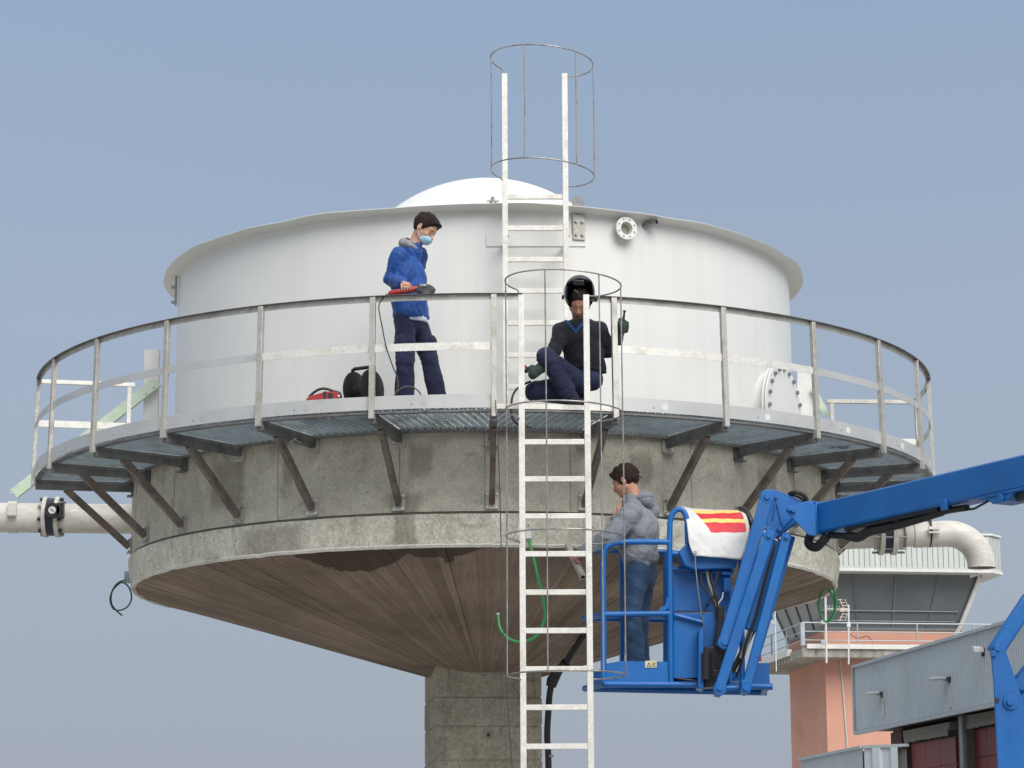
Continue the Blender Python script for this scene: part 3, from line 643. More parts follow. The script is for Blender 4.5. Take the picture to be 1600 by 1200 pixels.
MB().tube([cA-ax*.03+Vector((0, 0, .2)), cA+ax*.0+Vector((0, 0, .218)), cB+Vector((0, 0, .215)), cB+ax*.04+Vector((0, 0, .2))], .018, 12).obj('handle', 'dark', rl)
MB().disc(cA-ax*.01, -ax, .012, .012, 8).obj('hub_bolt', 'white', rl)

# ------------------------------------------------------------------ people: distance fields meshed with surface nets
def nrm(v): v = np.asarray(v, float); return v/np.linalg.norm(v)
def A3(v): return np.array(v, float)
def cap(P, a, b, ra, rb=None):
    rb = ra if rb is None else rb; a = A3(a); b = A3(b); ba = b-a; pa = P-a
    h = np.clip(pa@ba/max(ba@ba, 1e-9), 0, 1); return np.linalg.norm(pa-h[:, None]*ba, axis=1)-(ra+(rb-ra)*h)
def ell(P, c, ax, rad):
    q = (P-A3(c))@np.array(ax).T; rad = A3(rad); k0 = np.linalg.norm(q/rad, axis=1); k1 = np.linalg.norm(q/rad**2, axis=1)+1e-9
    return k0*(k0-1)/k1
def ecap(P, a, b, ra, rb, side, s):     # capsule widened along one axis
    a = A3(a); b = A3(b); side = nrm(side); f = lambda Q: Q-np.outer(Q@side, side)*(1-1/s) if Q.ndim > 1 else Q-(Q@side)*side*(1-1/s)
    return cap(f(P), f(a), f(b), ra, rb)
def smn(a, b, k): h = np.clip(.5+.5*(b-a)/k, 0, 1); return b+(a-b)*h-k*h*(1-h)
def smx(a, b, k): return -smn(-a, -b, k)
def U(ds, k):
    r = ds[0]
    for d in ds[1:]: r = smn(r, d, k)
    return r
class Fold:
    def __init__(s, seed, freq, bias=(1, 1, 1), n=9):
        r = np.random.default_rng(seed); s.k = r.normal(size=(n, 3))*freq*np.array(bias)*(.55+r.random((n, 1))); s.p = r.random(n)*6.28; s.a = 1/np.sqrt(n)
    def __call__(s, P): 
        Pw = P+.03*np.sin(P[:, [1, 2, 0]]*17+1.3)
        return np.sin(Pw@s.k.T+s.p).sum(1)*s.a
def ridge(x): return 1-2*np.abs(np.tanh(x))
def surfnet(fn, lo, hi, h):
    lo = A3(lo); hi = A3(hi); n = np.ceil((hi-lo)/h).astype(int)+1; Bk = 6; n = ((n+Bk-1)//Bk)*Bk
    ax = [lo[i]+h*np.arange(n[i]) for i in range(3)]
    nb = n//Bk; cb = np.stack(np.meshgrid(*[lo[i]+h*(Bk*np.arange(nb[i])+Bk/2-.5) for i in range(3)], indexing='ij'), -1).reshape(-1, 3)
    dc = fn(cb).reshape(nb); near = np.abs(dc) < h*Bk*1.35+.02
    D = np.repeat(np.repeat(np.repeat(dc, Bk, 0), Bk, 1), Bk, 2).astype(np.float64)
    mk = np.repeat(np.repeat(np.repeat(near, Bk, 0), Bk, 1), Bk, 2); ii = np.argwhere(mk)
    D[mk] = fn(lo+ii*h)
    for s_ in (0, -1): D[s_, :, :] = D[:, s_, :] = D[:, :, s_] = 1
    D[D == 0] = 1e-9; ins = D < 0
    c = lambda dx, dy, dz, A: A[dx:A.shape[0]-1+dx, dy:A.shape[1]-1+dy, dz:A.shape[2]-1+dz]
    cor = [(x, y, z) for x in (0, 1) for y in (0, 1) for z in (0, 1)]
    cnt = sum(c(*q, ins).astype(int) for q in cor); act = (cnt > 0) & (cnt < 8); idx = np.argwhere(act)
    pos = np.zeros((len(idx), 3)); num = np.zeros(len(idx))
    i0, i1, i2 = idx.T
    for q in cor:
        for k in range(3):
            if q[k]: continue
            r = list(q); r[k] = 1
            d0 = D[i0+q[0], i1+q[1], i2+q[2]]; d1 = D[i0+r[0], i1+r[1], i2+r[2]]; m = (d0 < 0) != (d1 < 0)
            t = np.where(m, d0/np.where(m, d0-d1, 1), 0); p = np.array(q, float)+np.outer(t, np.array(r)-np.array(q)); pos[m] += p[m]; num[m] += 1
    V = lo+(idx+pos/num[:, None])*h; vid = -np.ones(act.shape, int); vid[act] = np.arange(len(idx)); Fs = []
    for k in range(3):
        a, b = (k+1) % 3, (k+2) % 3; sl0 = [slice(None)]*3; sl1 = [slice(None)]*3; sl0[k] = slice(0, -1); sl1[k] = slice(1, None)
        x0 = ins[tuple(sl0)]; x1 = ins[tuple(sl1)]; e_ = np.argwhere(x0 != x1); e_ = e_[(e_[:, a] > 0) & (e_[:, b] > 0) & (e_[:, a] < n[a]-1) & (e_[:, b] < n[b]-1)]
        def g(da, db): o = e_.copy(); o[:, a] -= da; o[:, b] -= db; return vid[o[:, 0], o[:, 1], o[:, 2]]
        q = np.stack([g(1, 1), g(0, 1), g(0, 0), g(1, 0)], 1); fl = ~x0[e_[:, 0], e_[:, 1], e_[:, 2]]; q[fl] = q[fl][:, ::-1]; Fs.append(q)
    Fq = np.concatenate(Fs); Fq = Fq[(Fq >= 0).all(1)]
    return V, Fq
def sdf_obj(name, fn, lo, hi, h, mat, parent, col=None, relax=1):
    V, Fq = surfnet(fn, lo, hi, h)
    me = bpy.data.meshes.new(name); me.from_pydata(V.tolist(), [], Fq.tolist()); me.update()
    if relax:
        bm = bmesh.new(); bm.from_mesh(me)
        for _ in range(relax): bmesh.ops.smooth_vert(bm, verts=bm.verts, factor=.5, use_axis_x=True, use_axis_y=True, use_axis_z=True)
        bm.to_mesh(me); bm.free()
    if col is not None:
        V2 = np.empty(len(me.vertices)*3); me.vertices.foreach_get('co', V2); cc_ = col(V2.reshape(-1, 3))
        at_ = me.color_attributes.new('col', 'FLOAT_COLOR', 'POINT'); at_.data.foreach_set('color', np.concatenate([cc_, np.ones((len(cc_), 1))], 1).ravel())
    return link(name, me, mat, parent, smooth=180)
def skin_mat():
    m, n, l, b = nodes('skin'); a = n.new('ShaderNodeAttribute'); a.attribute_name = 'col'
    c = mix(n, l, a.outputs['Color'], ramp(n, l, tex(n, l, 'n', 40, mapv(n, l), 4), [(.3, .85), (.7, 1.12)]), .8, 'MULTIPLY')
    l.new(c, b.inputs['Base Color']); b.inputs['Roughness'].default_value = .5; b.inputs['Subsurface Weight'].default_value = .12; b.inputs['Subsurface Radius'].default_value = (.02, .008, .004)
    return m
M['skin'] = skin_mat()
def fabric(name, col, var=.2, dirt=None, rough=.85, bs=.5, scale=5, spec=.25):
    m, n, l, b = nodes(name); v = mapv(n, l)
    a = tex(n, l, 'n', scale, v, 6, .65); f = tex(n, l, 'n', 130, v, 3, .7)
    c = mix(n, l, tuple(x*(1-var) for x in col), tuple(x*(1+var) for x in col), ramp(n, l, a, [(.3, 0.), (.7, 1.)]))
    if dirt: c = mix(n, l, c, dirt, mth(n, l, 'MULTIPLY', ramp(n, l, tex(n, l, 'n', 9, v, 8, .7), [(.56, 0.), (.7, 1.)]), .5))
    c = mix(n, l, c, ramp(n, l, f, [(.3, .82), (.7, 1.18)]), .6, 'MULTIPLY')
    l.new(c, b.inputs['Base Color']); b.inputs['Roughness'].default_value = rough; b.inputs['Specular IOR Level'].default_value = spec; b.inputs['Sheen Weight'].default_value = .08
    wv = tex(n, l, 'n', 16, mapv(n, l, (1, 1, 1.8)), 5, .6, 1.5)
    bump(n, l, b, mth(n, l, 'ADD', wv, mth(n, l, 'MULTIPLY', f, .12)), bs, .02)
    return m
def hairm(name, col):
    m, n, l, b = nodes(name); v = mapv(n, l, (90, 90, 22)); a = tex(n, l, 'n', 1, v, 5, .7, 1.)
    l.new(mix(n, l, tuple(x*.5 for x in col), tuple(x*1.9 for x in col), ramp(n, l, a, [(.35, 0.), (.7, 1.)])), b.inputs['Base Color']); b.inputs['Roughness'].default_value = .6; b.inputs['Specular IOR Level'].default_value = .2
    bump(n, l, b, a, .8, .012); return m
HS = 1.25
class Head:
    def __init__(s, c, fwd, up):
        s.c = A3(c); s.f = nrm(fwd); u = nrm(up); s.s = nrm(np.cross(s.f, u)); s.u = np.cross(s.s, s.f); s.ax = [s.s, s.f, s.u]
    def loc(s, P): return ((P-s.c)@np.array(s.ax).T)/HS
    def w(s, x, y, z): return s.c+HS*(x*s.s+y*s.f+z*s.u)
    def skull(s, q, g=0.): return ell(q, (0, -.004, .03), np.eye(3), (.073+g, .094+g, .084+g))
    def sdf(s, P):
        q = s.loc(P); I = np.eye(3); qa = q.copy(); qa[:, 0] = np.abs(qa[:, 0])
        d = s.skull(q); d = smn(d, ell(q, (0, .032, -.03), I, (.057, .056, .080)), .03)
        d = smn(d, cap(qa, (.048, .002, -.05), (.012, .066, -.088), .021, .018), .02)
        d = smn(d, ell(qa, (.036, .06, -.03), I, (.025, .022, .02)), .02)
        d = smn(d, cap(qa, (.04, .072, .020), (.006, .086, .017), .011), .012)
        d = smx(d, -(np.linalg.norm(qa-A3((.032, .101, -.001)), axis=1)-.0155), .012)
        d = smn(d, np.linalg.norm(qa-A3((.031, .076, -.003)), axis=1)-.0125, .004)
        d = smn(d, cap(q, (0, .085, .006), (0, .108, -.034), .0075, .0115), .010)
        d = smn(d, ell(qa, (.013, .097, -.040), I, (.009, .010, .007)), .008)
        d = smn(d, ell(q, (0, .088, -.058), I, (.025, .011, .0055)), .005); d = smn(d, ell(q, (0, .086, -.069), I, (.021, .011, .0065)), .005)
        d = smn(d, ell(qa, (.075, -.004, -.006), I, (.011, .019, .032)), .008)
        d = smx(d, -ell(qa, (.087, .0, -.004), I, (.008, .010, .018)), .005)
        return d*HS
    def hair(s, P, g, fold, amp, line=(-.02, .02, 1.35, .5), fringe=0.):
        q = s.loc(P); nz = fold(P)*amp
        d = ell(q, (0, -.008, .034), np.eye(3), (.076+g, .096+g, .084+g*1.2))-nz
        if fringe: d = smn(d, ell(q, (0, .066+.01*fringe, .080), np.eye(3), (.050, .022+.012*fringe, .016+.008*fringe))-nz, .02)
        z0, y0, k1, k2 = line; f = np.where(q[:, 1] > y0, z0+(q[:, 1]-y0)*k1, z0+(q[:, 1]-y0)*k2)
        cut = (f-q[:, 2])*.75+nz*.8
        ear = ell(np.abs(q)*np.array([1, 0, 0])+q*np.array([0, 1, 1]), (.08, -.004, -.004), np.eye(3), (.03, .019, .034))
        return np.maximum(np.maximum(d, cut), -ear)*HS
    def col(s, P, skin, brow=(.05, .03, .02), beard=0.):
        q = s.loc(P); c = np.tile(A3(skin), (len(P), 1)); inh = (np.abs(q).max(1) < .14)
        def blend(m, k): c[:] = c*(1-m[:, None])+A3(k)*m[:, None]
        x = np.abs(q[:, 0]); sm = lambda v: np.clip(v, 0, 1)*inh
        blend(sm(1-np.hypot((x-.04)/.03, (q[:, 2]+.03)/.025))*sm((q[:, 1]-.03)*40)*.35, (skin[0]*.95, skin[1]*.6, skin[2]*.55))
        if beard: blend(sm((-.045-q[:, 2]+.4*(.03-np.minimum(x, .03)))*40)*sm((q[:, 1]+.02)*30)*beard*sm((q[:, 2]+.125)*40), (.06, .042, .035))
        if beard > .4: blend(sm(1-np.abs(q[:, 2]+.049)/.006)*sm((.026-x)*80)*sm((q[:, 1]-.05)*50)*beard, (.05, .035, .03))
        blend(sm(1-np.hypot(x/.024, (q[:, 2]+.063)/.010)**3)*sm((q[:, 1]-.06)*60)*.8, (skin[0]*.75, skin[1]*.48, skin[2]*.5))
        blend(sm((1-np.abs(q[:, 2]-.0205-(.002*np.cos(x*60)))/.0045)*2)*sm((.047-x)*90)*sm((x-.012)*120)*sm((q[:, 1]-.045)*60), brow)
        blend(sm((1-np.hypot((x-.031)/.014, (q[:, 2]+.002)/.005))*3)*sm((q[:, 1]-.07)*100), (.10, .06, .045))
        return c
def grip(P, c, a, n, r, gl=0., ln=1.1):
    """hand closed round a bar: c bar centre, a bar axis (little finger to index), n from bar to palm"""
    a = nrm(a); n = nrm(A3(n)-A3(n)@a*a); t = np.cross(a, n); c = A3(c); w_ = .0085*ln+gl
    pol_ = lambda ph, rr: c+(n*math.cos(ph)+t*math.sin(ph))*rr
    palm = c+n*(r+.016)-t*.012; d = ell(P, palm, [a, t, n], (.044*ln+gl, .043*ln+gl, .016*ln+gl))
    for k, off in enumerate((-.033, -.011, .011, .033)):
        off *= ln; L_ = (.88, 1., 1.04, .95)[k]; rr = r+w_; ph = [.55, 1.15*L_, 1.8*L_, 2.5*L_]
        pts = [pol_(q, rr+(.004 if q < 1 else 0))+a*off for q in ph]
        f_ = np.minimum(np.minimum(cap(P, pts[0], pts[1], w_*1.05, w_), cap(P, pts[1], pts[2], w_, w_*.95)), cap(P, pts[2], pts[3], w_*.95, w_*.85)); d = smn(d, f_, .006)
    th = [palm-t*.03*ln+a*.012, pol_(-.75, r+w_*1.3)+a*.040*ln, pol_(-1.4, r+w_*1.2)+a*.052*ln, pol_(-2.1, r+w_*1.1)+a*.050*ln]
    for i in range(3): d = smn(d, cap(P, th[i], th[i+1], w_*1.35-i*.001, w_*1.2-i*.001), .008)
    return d, palm-t*.055*ln     # the distance and the wrist point
def shoe(P, ankle, fwd, L_=.2, z=None):
    a = A3(ankle); f = nrm(fwd); up = A3((0, 0, 1)); s_ = np.cross(f, up); b0 = a.copy(); b0[2] = z+.05
    d = smn(ell(P, b0+f*.06, [s_, f, up], (.052, .15, .055)), cap(P, a, b0, .055, .05), .04)
    return np.maximum(d, (z+.002)-P[:, 2])
def bnds(pts, m): P = np.array([list(p) for p in pts]); return P.min(0)-m, P.max(0)+m
def J_(Y0): return lambda px, py, dy=0.: A3(at(px, py, Y0+dy))
SK1, SK2 = (.50, .27, .19), (.36, .185, .125)

# ---- person in the blue jacket
Y0 = -4.4; J = J_(Y0); DK = 6.034
g = thing('person', (at(655, 640, Y0).x, Y0, DK), 'young man in a blue jacket and face mask looking down at his grinder', 'person')
fw = nrm((.84, -.54, 0)); sd = nrm((.54, .84, 0))       # chest direction, towards his left arm
pel, che, nek = J(642, 503), J(637, 432), J(645, 391)
hd = Head(J(663.5, 357.5, -.02), (.70, -.36, -.60), (.62, -.2, .78))
shR, elR, wrR = J(624, 399, -.15), J(611, 436, -.10), J(626, 450, -.40)
shL, elL, wrL = J(654, 401, .17), J(646, 447, .27), J(650, 478, .20)
hpR, hpL = pel-sd*.1, pel+sd*.1
knR, anR = J(633, 563, -.16), J(632, 637, -.10); knL, anL = J(671, 560, .06), J(687, 637, .12)
gA, gB = A3(at(612, 458, -4.87)), A3(at(664, 449, -4.87)); ga = nrm(gB-gA)
gc = A3(at(634, 451, -4.87)); gn = (-.15, -.25, 1.)
hp_ = [None]
def handR(P):
    d, w0 = grip(P, gc, ga, gn, .027, 0, 1.15); hp_[0] = w0; return d
def body1(P):
    d = hd.sdf(P); d = smn(d, cap(P, hd.w(0, -.018, -.05), nek, .058, .066), .025)
    d = smn(d, ecap(P, che, pel, .12, .11, sd, 1.35), .05)
    for a_, b2, c2 in ((shR, elR, None), (shL, elL, wrL)):
        d = smn(d, cap(P, a_, b2, .055, .042), .03)
    h = handR(P); w0 = hp_[0]; d = smn(d, cap(P, elR, w0, .042, .028), .02); d = smn(d, cap(P, elL, wrL, .042, .03), .02); d = smn(d, h, .012)
    d = smn(d, ell(P, wrL+A3((.02, 0, -.06)), np.eye(3), (.045, .03, .07)), .02)
    for a_, b2, c2 in ((hpR, knR, anR), (hpL, knL, anL)): d = smn(smn(d, cap(P, a_, b2, .085, .06), .03), cap(P, b2, c2, .06, .042), .02)
    return d
lo, hi = bnds([hd.c, che, pel, anR, anL, elR, gc, gc+A3((0, -.08, 0)), shL, elL, knL, wrL], .16)
sdf_obj('body', body1, lo, hi, .0088, 'skin', g, lambda P: hd.col(P, SK1))
F1, F2, F3 = Fold(1, 26, (1, 1, 1.5)), Fold(2, 13), Fold(3, 34, (.5, .5, 1.8))
w0 = (lambda: (handR(np.zeros((1, 3))), hp_[0])[1])()
cuff = w0+(elR-w0)*.22
def jacket1(P):
    low_ = pel-A3((0, 0, -.0))
    d = ecap(P, che+A3((0, 0, .02)), pel+A3((0, 0, .05)), .152, .158, sd, 1.28)
    d = smn(d, ecap(P, che+A3((0, 0, .10)), che+A3((0, 0, .0)), .115, .15, sd, 1.45), .06)
    d = smn(d, cap(P, nek-A3((0, 0, .03)), nek+A3((.01, 0, .035)), .10, .082), .035)
    for a_, b2, c2 in ((shR, elR, cuff), (shL, elL, wrL)):
        ar = smn(cap(P, a_, b2, .088, .072), cap(P, b2, c2, .072, .050), .02)
        ar = ar+.010*ridge(F3(P)*1.1)*np.clip(1-np.linalg.norm(P-b2, axis=1)/.2, .25, 1)
        d = smn(d, ar, .03)
    d = d+.007*ridge(F1(P))+.007*F2(P)
    hem = A3(at(640, 499, Y0))[2]; d = np.maximum(d, hem+.012*np.sin(P[:, 0]*20)-P[:, 2])
    d = smx(d, -cap(P, nek, nek+A3((.03, 0, .25)), .066, .085), .012)
    # open zip line down the front
    q = (P-che); zx = q@sd-.01; d = np.maximum(d, -(np.maximum(np.abs(zx)-.004, -(q@fw))-.0)) if False else d+.010*np.exp(-(zx/.006)**2)*((q@fw) > .05)
    pk = np.abs((P-J(654, 481, -.12))@nrm((.5, -.2, .85))); 
    d = d+.012*np.exp(-((P-J(652, 480, -.15))@nrm((.9, -.3, .25))/.007)**2)*(np.abs(P[:, 2]-J(652, 480)[2]) < .09)*((q@fw) > -.02)
    return d
lo, hi = bnds([nek, che, pel, shR, shL, elR, elL, w0], .22)
M['jk'] = fabric('blue_jacket_fabric', (.005, .06, .27), .25, rough=.6, bs=.6, spec=.4)
sdf_obj('jacket', jacket1, lo, hi, .0085, 'jk', g)
M['gr'] = fabric('grey_jersey', (.25, .25, .26), .12)
hc_ = J(639, 383, .03)
def hood1(P):
    d = ell(P, hc_, [sd, fw, A3((0, 0, 1))], (.13, .09, .072)); d = smn(d, cap(P, hc_+fw*.02+sd*.07, nek+fw*.07+sd*.05+A3((0, 0, .0)), .035, .022), .03); d = smn(d, cap(P, hc_+fw*.02-sd*.07, nek+fw*.07-sd*.06+A3((0, 0, .0)), .035, .022), .03)
    d = smx(d, -ell(P, hc_+A3((0, 0, .045))+fw*.02, [sd, fw, A3((0, 0, 1))], (.085, .05, .045)), .01); return d+.008*ridge(F1(P))
sdf_obj('hood', hood1, *bnds([hc_, nek], .18), .0085, 'gr', g)
def tee1(P):
    d = ecap(P, pel+A3((0, 0, .08)), pel-A3((0, 0, .02)), .145, .15, sd, 1.25)+.006*F1(P); zz = A3(at(640, 505, Y0))[2]; return np.maximum(np.maximum(d, zz-P[:, 2]+.025*((P-pel)@sd)*1.+.02*np.clip(-(P-pel)@fw*4, 0, 1)), P[:, 2]-zz-.1)
sdf_obj('shirt_hem', tee1, *bnds([pel], .3), .010, fabric('pale_blue_tee', (.45, .52, .62), .1), g)
def trous(hips, legs, seed, rt=.112, rk=.088, ra=.092, pelr=.135, amp=.009, cutz=None):
    Fa, Fb = Fold(seed, 28, (.6, .6, 1.7)), Fold(seed+1, 14)
    def f(P):
        d = ecap(P, hips[0]+A3((0, 0, .07)), hips[0]-A3((0, 0, .03)), pelr, pelr, hips[1], 1.22)
        for a_, b2, c2 in legs:
            lg = smn(cap(P, a_, b2, rt, rk), cap(P, b2, c2, rk, ra), .03)
            kn = np.clip(1-np.linalg.norm(P-b2, axis=1)/.22, .3, 1)+np.clip(1-np.linalg.norm(P-c2, axis=1)/.18, 0, 1)
            lg = lg+amp*ridge(Fa(P)*1.1)*kn; d = smn(d, lg, .02)
        d = d+amp*.7*Fb(P)
        for a_, b2, c2 in legs:
            ax_ = nrm(c2-b2); d = np.maximum(d, np.where(np.linalg.norm(P-c2, axis=1) < .2, (P-c2)@ax_-.045, -1))
        return d
    return f
M['navy'] = fabric('navy_work_trousers', (.019, .023, .058), .3, dirt=(.045, .048, .07), bs=.6)
t1 = trous((pel, sd), [(hpR, knR, anR), (hpL, knL, anL)], 11)
def tr1(P):
    d = t1(P); z1 = A3(at(640, 497, Y0))[2]
    d = smn(d, ell(P, knL+(hpL-knL)*.35+fw*.09, [sd, fw, A3((0, 0, 1))], (.06, .04, .10)), .012)   # cargo pockets
    d = smn(d, ell(P, knR+(hpR-knR)*.35-sd*.09+fw*.0, [sd, fw, A3((0, 0, 1))], (.028, .07, .09)), .012)
    return np.maximum(d, P[:, 2]-z1-.04)
sdf_obj('trousers', tr1, *bnds([pel, knR, anR, knL, anL], .2), .0095, 'navy', g)
M['shoe'] = simple('dark_leather', (.03, .027, .025), .6)
for an_ in (anR, anL): sdf_obj('shoe', lambda P, an_=an_: shoe(P, an_, fw, z=DK), *bnds([an_, an_+fw*.2, an_-A3((0, 0, .1))], .09), .009, 'shoe', g)
FH = Fold(21, 75, (1, .5, .8))
M['h1'] = hairm('dark_brown_hair', (.013, .0075, .0055))
sdf_obj('hair', lambda P: hd.hair(P, .013, FH, .003, (-.015, .02, 1.3, .62), 1.15), *bnds([hd.c], .22), .006, 'h1', g)
M['mask'] = fabric('surgical_mask_blue', (.36, .60, .72), .08, bs=.2)
def mask(P):
    q = hd.loc(P)*1.; b0 = hd.sdf(P)/HS
    zone = np.maximum(np.abs(q[:, 2]+.064)-.036-(.0), np.maximum(.045-q[:, 1]-(0), np.abs(q[:, 0])-.055))
    d = np.maximum(np.maximum(b0-.013, ell(q, (0, .05, -.06), np.eye(3), (.06, .068, .05))), zone)
    return smn(d, 10+0*d, .001)*HS if False else d*HS
sdf_obj('face_mask', mask, *bnds([hd.w(0, .06, -.06)], .14), .0055, 'mask', g)
for sx_ in (-1, 1):
    MB().tube([Vector(hd.w(sx_*.052, .055, -.045)), Vector(hd.w(sx_*.071, .03, -.03)), Vector(hd.w(sx_*.083, -.012, -.004))], .0022, 6).obj('mask_loop', 'white', g)
    MB().tube([Vector(hd.w(sx_*.052, .05, -.08)), Vector(hd.w(sx_*.07, .02, -.06)), Vector(hd.w(sx_*.083, -.014, -.02))], .0022, 6).obj('mask_loop', 'white', g)
# angle grinder
gr = thing('angle_grinder', Vector(gc), 'red and black angle grinder held on the handrail by the man in blue', 'grinder')
b = MB(); b.tube([Vector(gA-ga*.03), Vector(gA), Vector(gA+ga*.1), Vector(gA+ga*.22), Vector(gA+ga*.25)], [.018, .03, .027, .031, .026], 20); b.obj('motor_body', simple('grinder_red', (.30, .018, .012), .4, var=.3, scale=20), gr)
hb = Vector(gA+ga*.29); hx = Vector(ga)
MB().tube([Vector(gA+ga*.245), hb, hb+hx*.045], [.026, .028, .02], 16).obj('gear_head', 'dark', gr); MB().box(hb+Vector((.01, 0, .02)), (.07, .04, .03)).obj('gear_cover', 'stain', gr, bev=.006)
MB().lathe([(.012, -.03), (.100, -.034), (.104, -.018), (.088, .0), (.012, .004)], 36, o=hb+hx*.03, axis=(.1, -.62, .85)).obj('disc_guard', 'dark', gr)
MB().tube(smoothpath([at(*q) for q in ((611, 458, -4.87), (603, 461, -4.88), (595, 470, -4.9), (592, 482, -4.92), (597, 510, -4.93), (603, 540, -4.93), (612, 568, -4.92), (620, 588, -4.90), (622, 604, -4.9), (616, 619, -4.9), (621, 612, -4.88), (629, 606, -4.87), (640, 604, -4.86), (650, 608, -4.85), (657, 616, -4.85), (662, 634, -4.84))]), .0065, 8).obj('power_cord', 'cable', gr)

# ---- welder crouching at the walkway gap
Y0 = -4.78; J = J_(Y0)
g = thing('person', (at(905, 636, Y0).x, Y0, DK), 'crouching welder in a dark v-neck sweater with his black helmet flipped up', 'person')
fw = nrm((-.42, -.9, 0)); sd = nrm((.9, -.42, 0)); sd = nrm((.97, -.24, 0))
pel, che, nek = J(916, 586, .16), J(906, 532, .06), J(904, 502, .0)
hd = Head(J(905.5, 474, -.05), (-.12, -.80, -.60), (0, -.6, .80))
shR, elR, wrR = J(877, 518, .03), J(866, 548, -.03), J(846, 577, -.02)
shL, elL, wrL = J(936, 516, .04), J(951, 549, .14), J(968, 528, .12)
hpR, hpL = J(905, 598, .1), J(926, 594, .12)
knR, anR = J(853, 558, -.08), J(893, 623, .02); knL, anL = J(835, 612, .12), J(905, 622, .30)
gR = J(832, 582, -.03); gL = J(973, 510, .10)
def body2(P):
    d = hd.sdf(P); d = smn(d, cap(P, hd.w(0, -.018, -.05), nek, .058, .064), .025); d = smn(d, ecap(P, che, pel, .085, .08, sd, 1.25), .04)
    for a_, b2, c2 in ((shR, elR, wrR), (shL, elL, wrL)): d = smn(smn(d, cap(P, a_, b2, .052, .04), .03), cap(P, b2, c2, .04, .03), .02)
    d = smn(d, ell(P, gR, np.eye(3), (.035, .03, .045)), .02); d = smn(d, ell(P, gL, np.eye(3), (.03, .03, .045)), .02)
    for a_, b2, c2 in ((hpR, knR, anR), (hpL, knL, anL)): d = smn(smn(d, cap(P, a_, b2, .08, .055), .03), cap(P, b2, c2, .055, .042), .02)
    return d
sdf_obj('body', body2, *bnds([hd.c, che, pel, anR, knR, knL, anL, shL, gL, gR], .15), .0088, 'skin', g, lambda P: hd.col(P, SK2, beard=.85))
F1, F2, F3 = Fold(31, 24), Fold(32, 12), Fold(33, 36, (.6, .6, 1.6))
M['sweater'] = fabric('dark_knit_sweater', (.017, .017, .026), .25, rough=.95, bs=.5)
vtip = J(899, 517, -.2)
def vneck(P):    # distance to the V outline, measured in the chest plane
    q = P-nek; x = q@sd; z = q[:, 2]; return x, z
def sweat(P):
    d = ecap(P, che+A3((0, 0, .05)), pel+A3((0, 0, .04)), .14, .145, sd, 1.3)
    d = smn(d, cap(P, shR, nek-A3((0, 0, .03)), .078, .075), .04); d = smn(d, cap(P, shL, nek-A3((0, 0, .03)), .078, .075), .04)
    for a_, b2, c2 in ((shR, elR, wrR), (shL, elL, wrL)):
        ar = smn(cap(P, a_, b2, .078, .064), cap(P, b2, c2, .064, .046), .02)+.008*ridge(F3(P))*np.clip(1-np.linalg.norm(P-b2, axis=1)/.2, .2, 1); d = smn(d, ar, .025)
    return d+.006*ridge(F1(P))+.006*F2(P)
def neckcut(P, g_=0.):
    x, z = vneck(P); return np.maximum((np.abs(x+.01)*1.0-(z+.10)*.85)-g_, -z-.14)*.75
def sweater(P):
    d = sweat(P); d = np.maximum(d, -neckcut(P)); d = smx(d, -cap(P, nek, nek+A3((0, -.05, .2)), .064, .08), .01)
    return np.maximum(d, np.minimum(A3(at(900, 577, -4.7))[2]-P[:, 2]+.15*((P-pel)@-sd), 1))
sdf_obj('sweater', sweater, *bnds([nek, che, pel, shR, shL, elR, elL, wrL, wrR], .2), .0085, 'sweater', g)
sdf_obj('collar_trim', lambda P: np.maximum(np.maximum(sweat(P)-.004, -neckcut(P)), neckcut(P, .034)) , *bnds([nek, che], .2), .0065, fabric('blue_trim', (.012, .06, .18), .1), g)
sdf_obj('undershirt', lambda P: smx(sweat(P)+.008, -cap(P, nek, nek+A3((0, -.05, .2)), .060, .075), .01) , *bnds([nek, che-A3((0, 0, -.02))], .17), .009, fabric('black_undershirt', (.014, .015, .02), .1), g)
t2 = trous((pel, sd), [(hpR, knR, anR), (hpL, knL, anL)], 41, .105, .085, .085, .13, .010)
sdf_obj('trousers', t2, *bnds([pel, knR, anR, knL, anL], .2), .0095, 'navy', g)
for an_, f2 in ((anR, (.55, -.8, 0)), (anL, (.95, .1, 0))): sdf_obj('shoe', lambda P, an_=an_, f2=f2: shoe(P, an_, f2, z=DK), *bnds([an_, an_+A3(f2)*.2, an_-A3((0, 0, .1))], .09), .009, 'shoe', g)
M['glove'] = fabric('green_black_work_glove', (.022, .042, .034), .5, dirt=(.012, .012, .012), scale=14)
a_R, a_L = nrm((-.75, -.25, .6)), nrm((.12, -.2, 1))
def gl_(P, c, a, n, wr):
    d, w0 = grip(P, c, a, n, .016, .009, 1.15); d = smn(d, cap(P, w0, wr, .046, .058), .03); return d+.004*F1(P)
sdf_obj('glove', lambda P: gl_(P, gR, a_R, (.55, -.6, .5), wrR+(elR-wrR)*.25), *bnds([gR, wrR], .16), .0075, 'glove', g)
sdf_obj('glove', lambda P: gl_(P, gL, a_L, (.7, -.7, -.1), wrL+(elL-wrL)*.25), *bnds([gL, wrL], .16), .0075, 'glove', g)
FH2 = Fold(51, 50)
sdf_obj('hair', lambda P: hd.hair(P, .008, FH2, .003), *bnds([hd.c], .2), .008, 'h1', g)
